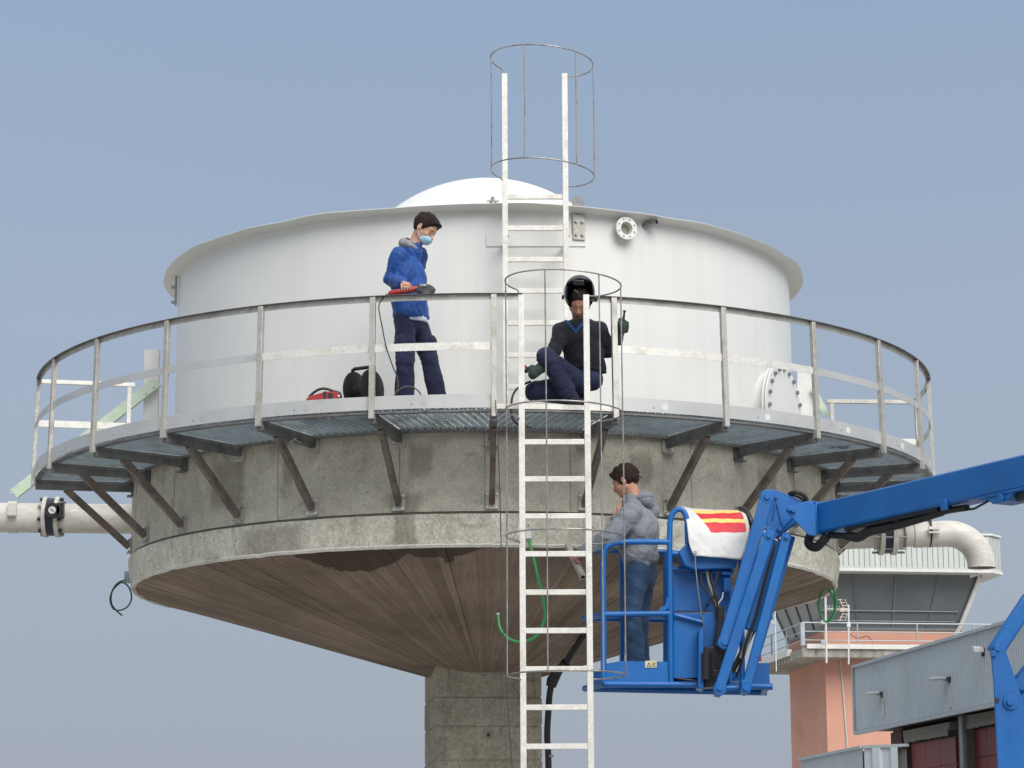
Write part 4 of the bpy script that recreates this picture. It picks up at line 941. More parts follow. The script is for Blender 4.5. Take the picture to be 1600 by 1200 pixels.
# flipped-up helmet: head band shell plus raised mask, open towards the camera
hm_ = simple('helmet_shell', (.022, .025, .032), .3, var=.5, scale=9, bmp=.1); hin = simple('helmet_inside', (.012, .012, .014), .85)
HX = [hd.s, hd.f, hd.u]
hc2 = hd.w(0, .015, .085)
def helm(P):
    q = (P-hc2)@np.array([A3((1, 0, .04)), nrm((-.05, -.93, .36)), nrm((-.05, .36, .93))]).T/(HS*.95)
    o = ell(q, (0, 0, 0), np.eye(3), (.123, .128, .142)); o = smn(o, ell(q, (0, .045, .03), np.eye(3), (.108, .10, .10)), .03)
    i_ = smn(ell(q, (0, .0, -.005), np.eye(3), (.114, .120, .130)), ell(q, (0, .075, -.03), np.eye(3), (.093, .12, .092)), .02)
    d = smx(o, -i_, .006)
    front = np.maximum(np.maximum(.03-q[:, 1], q[:, 2]-.045), np.abs(q[:, 0])-.098)      # face opening
    d = smx(d, -front, .012)
    d = np.maximum(d, -q[:, 2]-.085)
    lip = np.abs(ell(q, (0, .07, .0), np.eye(3), (.103, .075, .085))) if False else 1
    return d*HS
hh = sdf_obj('welding_helmet', helm, *bnds([hc2], .24), .0062, hm_, g)
MB().box(Vector(hc2+HX[1]*.10*HS+HX[2]*.135*HS), (.10, .02, .05), HX[0], HX[1], HX[2]).obj('visor_window', 'dark', hh, bev=.006)
MB().tube([Vector(hd.w(-.118, .0, .045)), Vector(hd.w(-.135, 0, .045))], .022, 14).obj('ratchet_knob', 'dark', hh); MB().tube([Vector(hd.w(.118, .0, .045)), Vector(hd.w(.135, 0, .045))], .022, 14).obj('ratchet_knob', 'dark', hh)
MB().tube([Vector(hd.w(s_*.07, .05*(1-abs(s_))+.0, z_)) for s_, z_ in ((-1.2, .02), (-1.05, -.05), (-.6, -.095), (0, -.105), (.6, -.095), (1.05, -.05), (1.2, .02))], .004, 6).obj('chin_strap', 'dark', hh)
MB().tube([J(903.5, 471-14, -.24), J(897, 453, -.25)], .0035, 6).obj('helmet_spring', 'stain', hh)
wt = MB().tube([Vector(gL-a_L*.07), Vector(gL+a_L*.05), Vector(gL+a_L*.14)], [.014, .013, .009], 10).obj('welding_torch', 'dark', None); tag(wt, 'dark rod-like torch held up in the gloved hand beside the railing post', 'torch')
MB().disc(Vector(gL+a_L*.135), Vector(a_L), .014, .02, 8).obj('torch_tip', 'dark', wt)
rb = MB().tube([Vector(gR-a_R*.05), Vector(gR+a_R*.02), Vector(gR+a_R*.1)], [.014, .014, .01], 10).obj('electrode_clamp', 'orange', None); tag(rb, 'reddish clamp gripped in the lowered glove beside the crouching welder', 'clamp')
lc = MB().tube(smoothpath([at(*q) for q in ((829, 596, -4.75), (812, 604, -4.8), (802, 616, -4.86), (799, 632, -4.95), (800, 650, -5.0), (808, 662, -5.03), (830, 668, -5.0))]), .011, 8).obj('welding_lead', 'rubber', None); tag(lc, 'black welding lead curving over the walkway edge by the left ladder stile', 'cable')

# ---- man in the lift basket
Y0 = -4.7; J = J_(Y0); FLZ = 3.50
g = thing('person', (at(998, 1055, Y0).x, Y0, FLZ), 'man in grey hoodie and jeans standing in the blue lift basket', 'person')
fw = nrm((-.88, .36, 0)); sd = nrm((-.36, -.93, 0))     # sd towards his left arm, which is nearer
pel, che, nek = J(1000, 898), J(1000, 828), J(988, 781)
hd = Head(J(977.5, 752), (-.86, .30, -.36), (-.34, .12, .93))
shL, elL, wrL = J(987, 803, -.19), J(953, 842, -.22), J(918, 872, -.10)
shR, elR, wrR = J(1013, 800, .17), J(980, 850, .10), J(963, 812, -.02)
hpL, hpR = pel+sd*.095, pel-sd*.095
knL, anL = J(986, 958, -.10), J(997, 1050, -.06); knR, anR = J(1000, 962, .10), J(1003, 1050, .12)
ta, tb = A3(at(882, 845, -4.35)), A3(at(910, 902, -4.98)); tax = nrm(tb-ta); tc_ = A3(at(903, 880, 0))
ts = .66; tcen = ta+(tb-ta)*ts; tcen = A3(at(901, 882, (ta+(tb-ta)*.62)[1])); ta = tcen-tax*.42; tb = tcen+tax*.27
hold = (.55, -.1, .75)
hp3 = [None]
def hand3(P):
    d, w_ = grip(P, tcen, -tax, hold, .022, 0, 1.15); hp3[0] = w_; return d
hand3(np.zeros((1, 3))); wL = hp3[0]
chin = hd.w(0, .085, -.10)
def body3(P):
    d = hd.sdf(P); d = smn(d, cap(P, hd.w(0, -.02, -.04), nek+A3((.02, 0, 0)), .064, .075), .03); d = smn(d, ecap(P, che, pel, .13, .12, sd, 1.3), .05)
    d = smn(d, cap(P, shL, elL, .055, .042), .03); d = smn(d, cap(P, elL, wL, .042, .03), .02); d = smn(d, hand3(P), .012)
    d = smn(d, cap(P, shR, elR, .055, .042), .03); d = smn(d, cap(P, elR, wrR, .042, .03), .02)
    up_ = nrm(chin-wrR); sx2 = nrm(np.cross(up_, (0, 1, 0)))
    d = smn(d, ell(P, wrR+up_*.045, [nrm((0, 1, 0)), up_, sx2], (.04, .05, .022)), .012)
    for k in range(4):
        o_ = A3((0, (k-1.5)*.021, 0)); b0 = wrR+up_*.085+o_; k1 = b0+up_*.035+A3((-.012, 0, 0)); k2 = chin+o_*.8+A3((-.012, 0, -.005)); d = smn(d, np.minimum(cap(P, b0, k1, .0098, .0095), cap(P, k1, k2, .0095, .0085)), .006)
    d = smn(d, cap(P, wrR+up_*.03+A3((0, -.035, 0)), chin+A3((.03, -.05, .0)), .013, .010), .008)
    for a_, b2, c2 in ((hpL, knL, anL), (hpR, knR, anR)): d = smn(smn(d, cap(P, a_, b2, .09, .062), .03), cap(P, b2, c2, .062, .045), .02)
    return d
sdf_obj('body', body3, *bnds([hd.c, che, pel, anL, anR, shL, shR, tcen, elL], .16), .0088, 'skin', g, lambda P: hd.col(P, (.45, .225, .155), beard=.15))
F1, F2, F3 = Fold(61, 22, (1, 1, 1.4)), Fold(62, 11), Fold(63, 34, (.6, .6, 1.6))
M['hoodie'] = fabric('grey_hoodie', (.19, .205, .235), .10, bs=.5)
def hoodie(P):
    d = ecap(P, che+A3((.01, 0, .02)), pel+A3((0, 0, .06)), .165, .158, sd, 1.22)
    d = smn(d, ecap(P, che+A3((.0, 0, .10)), che, .11, .16, sd, 1.4), .06); d = smn(d, cap(P, nek-A3((0, 0, .04)), nek+A3((.0, 0, .01)), .10, .085), .04)
    cu = wL+(elL-wL)*.34
    for a_, b2, c2 in ((shL, elL, cu), (shR, elR, wrR)):
        ar = smn(cap(P, a_, b2, .105, .098), cap(P, b2, c2, .098, .058), .02)+.012*ridge(F3(P)*1.1)*np.clip(1-np.linalg.norm(P-b2, axis=1)/.22, .25, 1); d = smn(d, ar, .03)
    z1 = A3(at(998, 888, Y0))[2]; d = d-.012*np.exp(-((P[:, 2]-z1-.12)/.05)**2)+.02*np.exp(-((P[:, 2]-z1-.045)/.03)**2)*0
    lowf = np.clip(1-(P[:, 2]-z1)/.3, 0, 1)
    d = d+.007*ridge(F1(P))*(1-.6*(P[:, 2] < z1+.055))+.006*F2(P)+.006*ridge(np.sin(P[:, 2]*52+4*F2(P)))*lowf*(P[:, 2] > z1+.055)
    d = d+.012*(P[:, 2] < z1+.055)
    d = np.maximum(d, z1-P[:, 2]); return smx(d, -cap(P, nek, nek+A3((-.02, 0, .2)), .070, .085), .012)
sdf_obj('hoodie', hoodie, *bnds([nek, che, pel, shR, shL, elL, wL], .23), .0085, 'hoodie', g)
hc3 = J(1008, 779, .03); ex = [sd, fw, A3((0, 0, 1))]
def hood3(P):
    d = ell(P, hc3, ex, (.125, .085, .075)); d = smn(d, ell(P, hc3-fw*.02-A3((0, 0, .05)), ex, (.10, .06, .05)), .03)
    d = smn(d, cap(P, hc3+sd*.09, nek+sd*.075+fw*.05-A3((0, 0, .02)), .045, .026), .03); d = smn(d, cap(P, hc3-sd*.09, nek-sd*.075+fw*.05-A3((0, 0, .02)), .045, .026), .03)
    d = smx(d, -ell(P, hc3+A3((0, 0, .055))+fw*.01, ex, (.085, .045, .05)), .012)
    q = P-hc3; d = d+.011*np.exp(-((q[:, 2]+.018+.25*(q@fw))/.010)**2)
    return d+.007*ridge(F1(P))
sdf_obj('hood', hood3, *bnds([hc3, nek], .2), .0085, 'hoodie', g)
M['jeans'] = fabric('blue_jeans', (.024, .055, .112), .35, dirt=(.06, .105, .17), rough=.85, scale=7)
t3 = trous((pel, sd), [(hpL, knL, anL), (hpR, knR, anR)], 71, .124, .086, .082, .145, .011)
sdf_obj('jeans', lambda P: np.maximum(t3(P), P[:, 2]-A3(at(998, 880, Y0))[2]), *bnds([pel, knL, anL, knR, anR], .2), .0095, 'jeans', g)
for an_ in (anL, anR): sdf_obj('shoe', lambda P, an_=an_: shoe(P, an_, fw, z=FLZ), *bnds([an_, an_+fw*.2, an_-A3((0, 0, .1))], .09), .009, 'shoe', g)
FH3 = Fold(81, 85)
M['h3'] = hairm('curly_brown_hair', (.022, .012, .0085))
sdf_obj('hair', lambda P: hd.hair(P, .016, FH3, .0048, (-.03, .02, 1.45, .35), .5), *bnds([hd.c], .22), .0062, 'h3', g)
# square tube he holds
tu = MB(); tv = Vector(tax); tu.s = None
sq = .021; upv = Vector((0, 0, 1)); s1 = tv.cross(upv).normalized(); u1 = s1.cross(tv)
A_, B_ = Vector(ta), Vector(tb); t = MB()
for sg, ax_, ot in ((1, s1, u1), (-1, s1, u1)): t.box((A_+B_)/2+ax_*sq*sg, ((B_-A_).length, .005, sq*2-.006), tv, ax_, ot)
for sg in (1, -1): t.box((A_+B_)/2+u1*sq*sg, ((B_-A_).length, sq*2+.005, .005), tv, s1, u1)
t.box(A_+tv*.1, (.02, sq*2-.01, sq*2-.01), tv, s1, u1)
t = t.obj('square_tube', 'alu', None, smooth=0); tag(t, 'short square steel tube with open end gripped by the man in the grey hoodie', 'steel tube')

# ------------------------------------------------------------------ boom lift
YB = -5.1; DYB = .85
lift = thing('boom_lift', at(1640, 1520, -8), 'blue articulated boom lift with its basket raised beside the concrete bowl', 'boom lift')
def Bq(px, py, dy=0.): return at(px, py, YB+dy)
def bt(nm, pts, r=.027, n=14, sm=False, mt='blue'):
    p_ = [Bq(*q) for q in pts]; p_ = smoothpath(p_, 4) if sm else p_; return MB().tube(p_, r, n).obj(nm, mt, lift)
def bp(nm, pts, dy, th, mt='blue', bev=.006, par=None):
    return MB().prism([Bq(x, y, dy) for x, y in pts], (0, th, 0)).obj(nm, mt, par or lift, bev=bev)
bt('top_rail', [(1047, 847), (1000, 846.5), (972, 847), (957, 849.5), (948, 855), (943.5, 866), (942.5, 900), (943, 980), (943, 1068)], sm=True)
bt('top_rail', [(1075, 866, DYB), (1040, 862.5, DYB), (970, 861, DYB), (925, 858, DYB), (910, 857, DYB)])
bt('side_rail', [(945, 862), (935, 862, .25), (915, 858, DYB-.05), (910, 857, DYB)])
bt('mid_rail', [(1048, 958.5), (943, 960)]); bt('mid_rail', [(1100, 970, DYB), (913, 966, DYB)])
bt('mid_rail', [(1168, 962, .3), (1207, 964, .3)], .026)
bt('side_rail', [(943, 960), (913, 966, DYB)])
bt('base_rail', [(943, 1069), (1030, 1069.5), (1100, 1070), (1207, 1073)], .030); bt('base_rail', [(914, 1076, DYB), (1100, 1080, DYB), (1198, 1082, DYB)], .03)
bt('base_rail', [(943, 1069), (914, 1076, DYB)], .03); bt('base_rail', [(1200, 1072), (1192, 1082, DYB)], .03)
bt('rail_post', [(972, 862, DYB), (972, 1078, DYB)], .024); bt('rail_post', [(1040, 862, DYB), (1040, 1078, DYB)], .024)
bt('hoop', [(1048.5, 1068), (1047.5, 960), (1046.5, 880), (1046.5, 830), (1048, 811), (1053, 800), (1061, 795.5), (1068, 799), (1073, 811), (1074, 830), (1075, 863)], .026, sm=True)
bt('hoop', [(1160, 1060, .3), (1158, 860, .3), (1157, 822, .3), (1160, 808, .3), (1166, 806, .3), (1172, 814, .3), (1173, 840, .3), (1172, 880, .3)], .026, sm=True)
bt('cross_rail', [(1048, 864.5, .02), (1078, 866, .02)]); bt('cross_rail', [(1050, 889, .12), (1146, 892, .12)], .022)
# tray: floor and toe plates
fl = MB(); fz = FLZ-.012
fc = [Bq(945, 1068, .02), Bq(1200, 1072, .02), Bq(1194, 1076, DYB-.02), Bq(917, 1074, DYB-.02)]
MB().prism([Vector((p.x, p.y, fz-.03)) for p in fc], (0, 0, .03)).obj('floor_plate', 'blue', lift)
bp('toe_plate', [(945, 1037), (970, 1033), (1044, 1034), (1044, 1068), (945, 1068)], -.0, .006, bev=0)
bp('toe_plate', [(1174, 1036), (1201, 1036), (1203, 1068), (1174, 1068)], .0, .006, bev=0)
bp('toe_plate', [(917, 1046), (1190, 1050), (1190, 1078), (917, 1075)], DYB, .006, bev=0)
lb = bp('warning_label', [(1008, 1032.5), (1026, 1032.5), (1026, 1043), (1008, 1043)], -.008, .004, simple('label_yellow', (.62, .58, .33), .5), 0)
bp('label_mark', [(1010.5, 1041.5), (1014.2, 1034.5), (1018, 1041.5)], -.0095, .001, 'dark', 0, lb)
bp('label_mark', [(1012.6, 1040.6), (1014.2, 1037), (1016, 1040.6)], -.011, .001, bpy.data.materials['label_yellow'], 0, lb)
bp('label_mark', [(1019, 1035.5), (1025, 1035.5), (1025, 1036.6), (1019, 1036.6)], -.0095, .001, 'dark', 0, lb)
bp('label_mark', [(1019, 1038), (1024, 1038), (1024, 1039), (1019, 1039)], -.0095, .001, 'dark', 0, lb)
bp('label_mark', [(1019, 1040.4), (1025, 1040.4), (1025, 1041.4), (1019, 1041.4)], -.0095, .001, 'dark', 0, lb)
# panels and console
bp('upper_panel', [(1052, 893), (1142, 896), (1142, 956), (1052, 955)], .16, .02); bp('lower_panel', [(1052, 957), (1096, 958), (1098, 1068), (1052, 1067)], .02, .03)
bp('side_panel', [(1098, 957), (1120, 957), (1118, 1012), (1098, 1012)], -.02, .16); bp('bracket_plate', [(1092, 985), (1099, 978), (1100, 1078), (1091, 1074)], -.16, .3)
MB().tube([Bq(1055, 961, -.01), Bq(1075, 966, -.02), Bq(1097, 972, -.02)], .016, 8).obj('gusset_rod', 'blue', lift); bp('gusset', [(1053, 958), (1070, 960), (1096, 970), (1096, 973), (1053, 966)], -.005, .01)
bp('latch', [(1030, 950), (1040, 945), (1042, 934), (1046, 934), (1046, 950), (1038, 955), (1030, 956)], -.02, .02)
MB().tube([Bq(1056, 1060, -.02), Bq(1070, 1061.5, -.05), Bq(1090, 1063.5, -.03)], .008, 6).obj('hook_rod', 'dark', lift)
cn = bp('control_console', [(1060, 862), (1074, 848), (1084, 866), (1155, 872), (1150, 888), (1085, 890), (1070, 884)], -.06, .42, bev=.012)
bp('junction_cover', [(1130.5, 902), (1142.5, 902), (1143.5, 925), (1131, 925)], .03, .06, bev=.008); MB().disc(Bq(1137, 920, .03), (0, -1, 0), .012, .01, 10).obj('cover_screw', 'blue', lift)
bp('shelf', [(1128, 892), (1146, 893), (1146, 899), (1128, 898)], .0, .12)
# rotator and mount
bp('rotator_housing', [(1099, 1011), (1136, 1008), (1140, 1072), (1100, 1074)], -.14, .24, 'dark', .015)
MB().tube([Bq(1104, 1020, -.18), Bq(1104, 1062, -.18)], .045, 18).obj('rotator_motor', 'rubber', lift); MB().tube([Bq(1112, 1054, -.2), Bq(1122, 1050, -.26)], .022, 12).obj('hydraulic_fitting', 'dark', lift)
MB().tube([Bq(1118, 1049, -.2), Bq(1118, 1049, -.235)], .012, 10).obj('fitting_cap', 'white', lift)
bt('cross_tube', [(1118, 1075, -.33), (1168, 1075, -.33)], .028); MB().tube([Bq(1140, 1012, -.22), Bq(1142, 1070, -.22)], .014, 8).obj('tie_rod', 'blue', lift); MB().tube([Bq(1158, 1030, -.22), Bq(1159, 1072, -.22)], .014, 8).obj('tie_rod', 'blue', lift)
for i, (pts, r, mt) in enumerate((
    (((1093, 886, .0), (1097, 910, -.03), (1108, 932, -.05), (1118, 950, -.06), (1122, 975, -.08)), .010, 'rubber'),
    (((1104, 886, .02), (1107, 908, -.02), (1115, 932, -.05), (1122, 952, -.06)), .012, simple('khaki_cable', (.22, .19, .12), .6)),
    (((1110, 886, .02), (1112, 905, -.02), (1119, 928, -.06), (1125, 950, -.06)), .009, 'rubber'),
    (((1122, 884, .0), (1120, 902, -.05), (1116, 922, -.07), (1123, 952, -.07)), .010, 'rubber'),
    (((1130, 926, .02), (1128, 935, -.05), (1122, 945, -.07), (1130, 952, -.07)), .006, 'white'),
    (((1100, 955, -.04), (1108, 938, -.08), (1116, 930, -.08), (1110, 942, -.08), (1104, 948, -.05)), .006, 'rubber'),
    (((1125, 948, -.08), (1126, 968, -.1), (1123, 990, -.12), (1121, 1012, -.14)), .034, 'rubber'),
    (((1150, 1058, -.2), (1160, 1030, -.28), (1166, 1005, -.32), (1182, 960, -.34), (1196, 905, -.33), (1211, 850, -.3)), .012, 'rubber'),
    (((1146, 1040, -.2), (1156, 1020, -.22), (1170, 1000, -.25), (1190, 945, -.28), (1206, 880, -.28), (1218, 842, -.28)), .011, 'rubber'),
    (((1144, 1050, -.2), (1163, 1012, -.25), (1174, 990, -.22), (1184, 975, -.2)), .026, 'rubber'),
    (((1233, 772, -.32), (1243, 769, -.38), (1255, 773, -.38), (1262, 783, -.36)), .020, 'rubber'),
    (((1232, 776, -.28), (1240, 773, -.3), (1252, 778, -.3), (1258, 784, -.3)), .016, 'rubber'))):
    MB().tube(smoothpath([Bq(*q) for q in pts], 6), r, 10).obj('hydraulic_hose', mt, lift)
# parallel links of the jib
def link_(nm, a, b, w_, th, dy, mt='blue', eye=True):
    A_, B_ = Bq(*a, dy), Bq(*b, dy); d_ = (B_-A_).normalized(); s_ = d_.cross(Vector((0, 1, 0))).normalized()
    o = MB(); o.box((A_+B_)/2, ((B_-A_).length, w_, th), d_, s_, Vector((0, 1, 0)))
    if eye:
        for p_ in (A_, B_): o.disc(p_-Vector((0, th/2+.002, 0)), (0, 1, 0), w_*.56, th+.004, 24)
    ob = o.obj(nm, mt, lift, bev=.008)
    if eye:
        for p_ in (A_, B_):
            MB().disc(p_-Vector((0, th/2+.002, 0)), (0, -1, 0), w_*.26, .02, 12).obj('pin', 'blue', ob, bev=.003)
    return ob
link_('jib_link', (1198, 777), (1132, 1004), .115, .08, -.40)
link_('jib_link', (1201, 838), (1124, 1076), .095, .07, -.46)
link_('jib_link', (1228, 840), (1165, 1077), .082, .07, -.46)
link_('jib_link', (1238, 838), (1178, 1040), .06, .05, -.12, eye=False)
link_('jib_cylinder', (1214, 846), (1172, 985), .10, .10, -.26, eye=False); link_('cylinder_rod', (1176, 975), (1158, 1030), .05, .05, -.26, 'stain', False)
bp('jib_bracket', [(1117, 1068), (1130, 1064), (1136, 1080), (1126, 1088), (1118, 1086)], -.5, .2); bp('jib_bracket', [(1158, 1062), (1170, 1062), (1172, 1080), (1166, 1086), (1160, 1082)], -.5, .2)
bp('head_plate', [(1192, 768), (1208, 766.5), (1247, 787), (1258, 806), (1226, 829), (1209, 843), (1196, 836), (1198, 800)], -.36, .014, bev=.004)
bp('head_plate', [(1200, 768), (1214, 766.5), (1250, 787), (1260, 806), (1230, 829), (1215, 843), (1202, 836)], -.08, .014, bev=.004)
bp('head_top', [(1198, 764.5), (1214, 765.5), (1252, 782), (1266, 790), (1262, 796), (1208, 769.5)], -.345, .27, bev=.004)
for a, b_ in (((1212, 776), (1222, 822)), ((1208, 812), (1214, 775)), ((1222, 826), (1246, 800))):
    MB().bar(Bq(*a, -.368), Bq(*b_, -.368), .014, .02, (0, 1, 0)).obj('stiffener', 'blue', lift, bev=.003)
for x, y in ((1203, 774), (1218, 827), (1206, 834), (1200, 826)): MB().disc(Bq(x, y, -.362), (0, -1, 0), .024, .03, 12).obj('pin', 'blue', lift, bev=.003)
# main boom
YM = -5.52
def bp2(nm, pts, Y, th, mt='blue', bev=.006): return MB().prism([at(x, y, Y) for x, y in pts], (0, th, 0)).obj(nm, mt, lift, bev=bev)
bp2('boom_plate', [(1229, 793), (1266, 781.5), (1275, 790), (1275.5, 838), (1264, 836), (1228, 799)], YM-.16, .02)
bp2('boom_plate', [(1236, 793), (1270, 781.5), (1281, 790), (1281, 838), (1271, 836), (1236, 799)], YM+.13, .02)
for x, y in ((1234, 795.5), (1240, 798)): MB().disc(at(x, y, YM-.162), (0, -1, 0), .022, .04, 12).obj('pin', 'blue', lift, bev=.003)
A_, B_ = at(1284, 812.5, YM), at(1600, 741, -7.85); bd = (B_-A_).normalized(); E_ = A_+bd*((B_-A_).length*2.05)
upb = (Vector((0, 0, 1))-bd*bd.z).normalized(); sdb = bd.cross(upb)
MB().bar(A_+bd*.02, E_, .24, .272, (0, 0, 1)).obj('boom_section', 'blue', lift, bev=.018)
MB().bar(A_-bd*.05, A_+bd*.09, .262, .296, (0, 0, 1)).obj('boom_collar', 'blue', lift, bev=.008)
for u in (-.02, .06):
    for v in (-.1, .1): MB().disc(A_+bd*u+upb*v+sdb*.131, sdb, .013, .012, 8).obj('bolt', 'blue', lift)
    
# paint-worn lower chord, hose carrier beneath
def und(t, dz, ds=.03): return A_+bd*t-upb*dz+sdb*ds
ft = (B_-A_).length
def tpx(px): # parameter of a photo column along the boom
    return (px-1284)/(1600-1284)*ft*(1+.09*(1600-px)/316)
MB().bar(und(tpx(1330), .150), und(tpx(1475), .150), .10, .03, (0, 0, 1)).obj('hose_tray', 'dark', lift)
MB().tube(smoothpath([und(.0, .08, .05), und(-.12, .14, .05), und(-.12, .21, .06), und(-.02, .25, .06), und(.08, .21, .06), und(.12, .165, .04)], 6), .042, 14).obj('hose_loop', 'rubber', lift)
MB().tube(smoothpath([und(tpx(1300), .16), und(tpx(1328), .205), und(tpx(1345), .235), und(tpx(1362), .205), und(tpx(1400), .205), und(tpx(1440), .19), und(tpx(1480), .17), und(tpx(1515), .18)], 6), [.03]*6+[.042]*18+[.036]*12+[.028]*7, 12).obj('hose_bundle', 'rubber', lift)
MB().tube(smoothpath([und(tpx(1360), .16), und(tpx(1420), .19), und(tpx(1470), .155), und(tpx(1490), .15)], 6), .018, 10).obj('hydraulic_hose', 'dark', lift)
MB().tube(smoothpath([und(tpx(1490), .15), und(tpx(1520), .20), und(tpx(1535), .185), und(tpx(1560), .14)], 6), .010, 8).obj('hydraulic_hose', 'rubber', lift)
MB().box(und(tpx(1493), .135, .125), (.07, .03, .09), bd, sdb, upb).obj('hose_clip', 'blue', lift, bev=.005)
MB().bar(und(tpx(1545), .145, .0), und(tpx(1680), .145, .0), .26, .022, (0, 0, 1)).obj('wear_strip', 'blue', lift, bev=.004)
pp = [und(tpx(1552), .14, .12), und(tpx(1566), .215, .12), und(tpx(1590), .215, .12), und(tpx(1602), .14, .12)]
MB().prism(pp, -sdb*.22).obj('cylinder_lug', 'blue', lift, bev=.005); MB().disc(und(tpx(1582), .185, .12), sdb, .03, .025, 16).obj('pin', 'blue', lift, bev=.003)
MB().prism([und(tpx(1592), .14, .08), und(tpx(1598), .23, .08), und(tpx(1650), .23, .08), und(tpx(1680), .14, .08)], -sdb*.15).obj('cylinder_end', 'dark', lift)
# riser at the right edge, turret and chassis beyond the frame
YC = -8.
bp2('riser_plate', [(1550, 1034), (1548.5, 1022), (1554, 1013), (1564, 1010), (1571, 1015), (1600, 1098), (1655, 1240), (1690, 1480), (1572, 1480), (1560, 1210), (1553, 1070)], YC, .03, bev=.006)
bp2('riser_plate', [(1560, 1034), (1562, 1020), (1571, 1015), (1600, 1098), (1655, 1240), (1690, 1480), (1580, 1480)], YC+.4, .03, bev=.006)
MB().disc(at(1579, 1097, YC-.001), (0, -1, 0), .062, .02, 32).obj('pivot_washer', 'blue', lift, bev=.004); MB().disc(at(1578, 1097, YC-.02), (0, -1, 0), .03, .03, 16).obj('pivot_pin', 'blue', lift, bev=.004)
MB().disc(at(1557.5, 1094.5, YC-.002), (0, -1, 0), .021, .006, 20).obj('access_hole', 'dark', lift)
a, b_ = at(1553, 1021, YC+.1), at(1665, 852, YC+.1); d_ = (b_-a).normalized()
for pp_, q_, w_ in ((a, a.lerp(b_, .52), .125), (a.lerp(b_, .45), b_, .095)): MB().bar(pp_, q_, .14, w_).obj('lift_cylinder', 'blue', lift, bev=.018)
for x, y in ((1551.5, 1022), (1557, 1013)): MB().disc(at(x, y, YC+.02), (0, -1, 0), .026, .045, 16).obj('pin', 'blue', lift, bev=.003)
MB().bar(at(1586, 1076, YC+.2), at(1700, 930, YC+.2), .16, .11).obj('upper_riser', 'blue', lift, bev=.01); MB().bar(at(1594, 1100, YC+.22), at(1700, 965, YC+.22), .12, .10).obj('upper_riser', 'blue', lift, bev=.01)
MB().bar(at(1700, 935, YC+.2), E_-bd*.3, .2, .2).obj('riser_link', 'blue', lift, bev=.01)
bx = at(1640, 1480, YC).x
MB().box((bx+.3, YC+.3, 1.05), (1.7, 1.6, .7)).obj('turret', 'blue', lift, bev=.05); MB().box((bx+.3, YC+.3, .52), (2.6, 1.5, .35)).obj('chassis', 'dark', lift, bev=.03)
for sx_ in (-1, 1):
    for sy in (-1, 1):
        w0_ = MB().disc((bx+.3+sx_*1., YC+.3+sy*.75, .42), (0, sy, 0), .42, .3, 40).obj('wheel', 'rubber', lift, bev=.03); MB().disc((bx+.3+sx_*1., YC+.3+sy*1.05, .42), (0, sy, 0), .22, .02, 24).obj('rim', 'white', w0_)
MB().tube([Bq(1184, 1022, .1), Bq(1185, 1033, .1)], .03, 14).obj('beacon', 'orange', lift)
# banner draped over the console
nu, nv = 40, 36; vs_, fs, uvs = [], [], []
Lp = [(1057, 791.5, .52), (1062, 792.5, .38), (1068, 798, .18), (1072, 811, -.02), (1074.5, 830, -.1), (1077, 850, -.13), (1084, 868.5, -.15)]
Rp = [(1158, 797, .52), (1161, 799, .38), (1166, 806, .18), (1170, 818, -.02), (1171, 830, -.1), (1166, 850, -.13), (1158, 874, -.15)]
Ls, Rs = smoothpath([Bq(*q) for q in Lp], 6), smoothpath([Bq(*q) for q in Rp], 6)
Ly = np.interp(np.linspace(0, 6, 37), range(7), [q[1] for q in Lp]); Ry = np.interp(np.linspace(0, 6, 37), range(7), [q[1] for q in Rp])
for j in range(37):
    for i in range(nu+1):
        u = i/nu; p = Ls[j].lerp(Rs[j], u); sag = math.sin(u*PI)
        p.z += -.014*sag*(1-j/36)+.006*noise.noise(Vector((u*5, j*.12, 3))); p.y += -.008*noise.noise(Vector((u*4, j*.13, 0)))-.008*noise.noise(Vector((u*9, j*.3, 5)))*(j/36)
        vs_.append(p); uvs.append((u, (Ly[j]*(1-u)+Ry[j]*u+(1.5*sag*(1-j/36))-793)/79.))
for j in range(36):
    for i in range(nu): a = j*(nu+1)+i; fs.append((a, a+1, a+nu+2, a+nu+1))
me = bpy.data.meshes.new('banner'); me.from_pydata([tuple(v) for v in vs_], [], fs); me.update()
ua = me.attributes.new('cloth', 'FLOAT_VECTOR', 'POINT'); ua.data.foreach_set('vector', [c for (u, v) in uvs for c in (u, v, 0)])
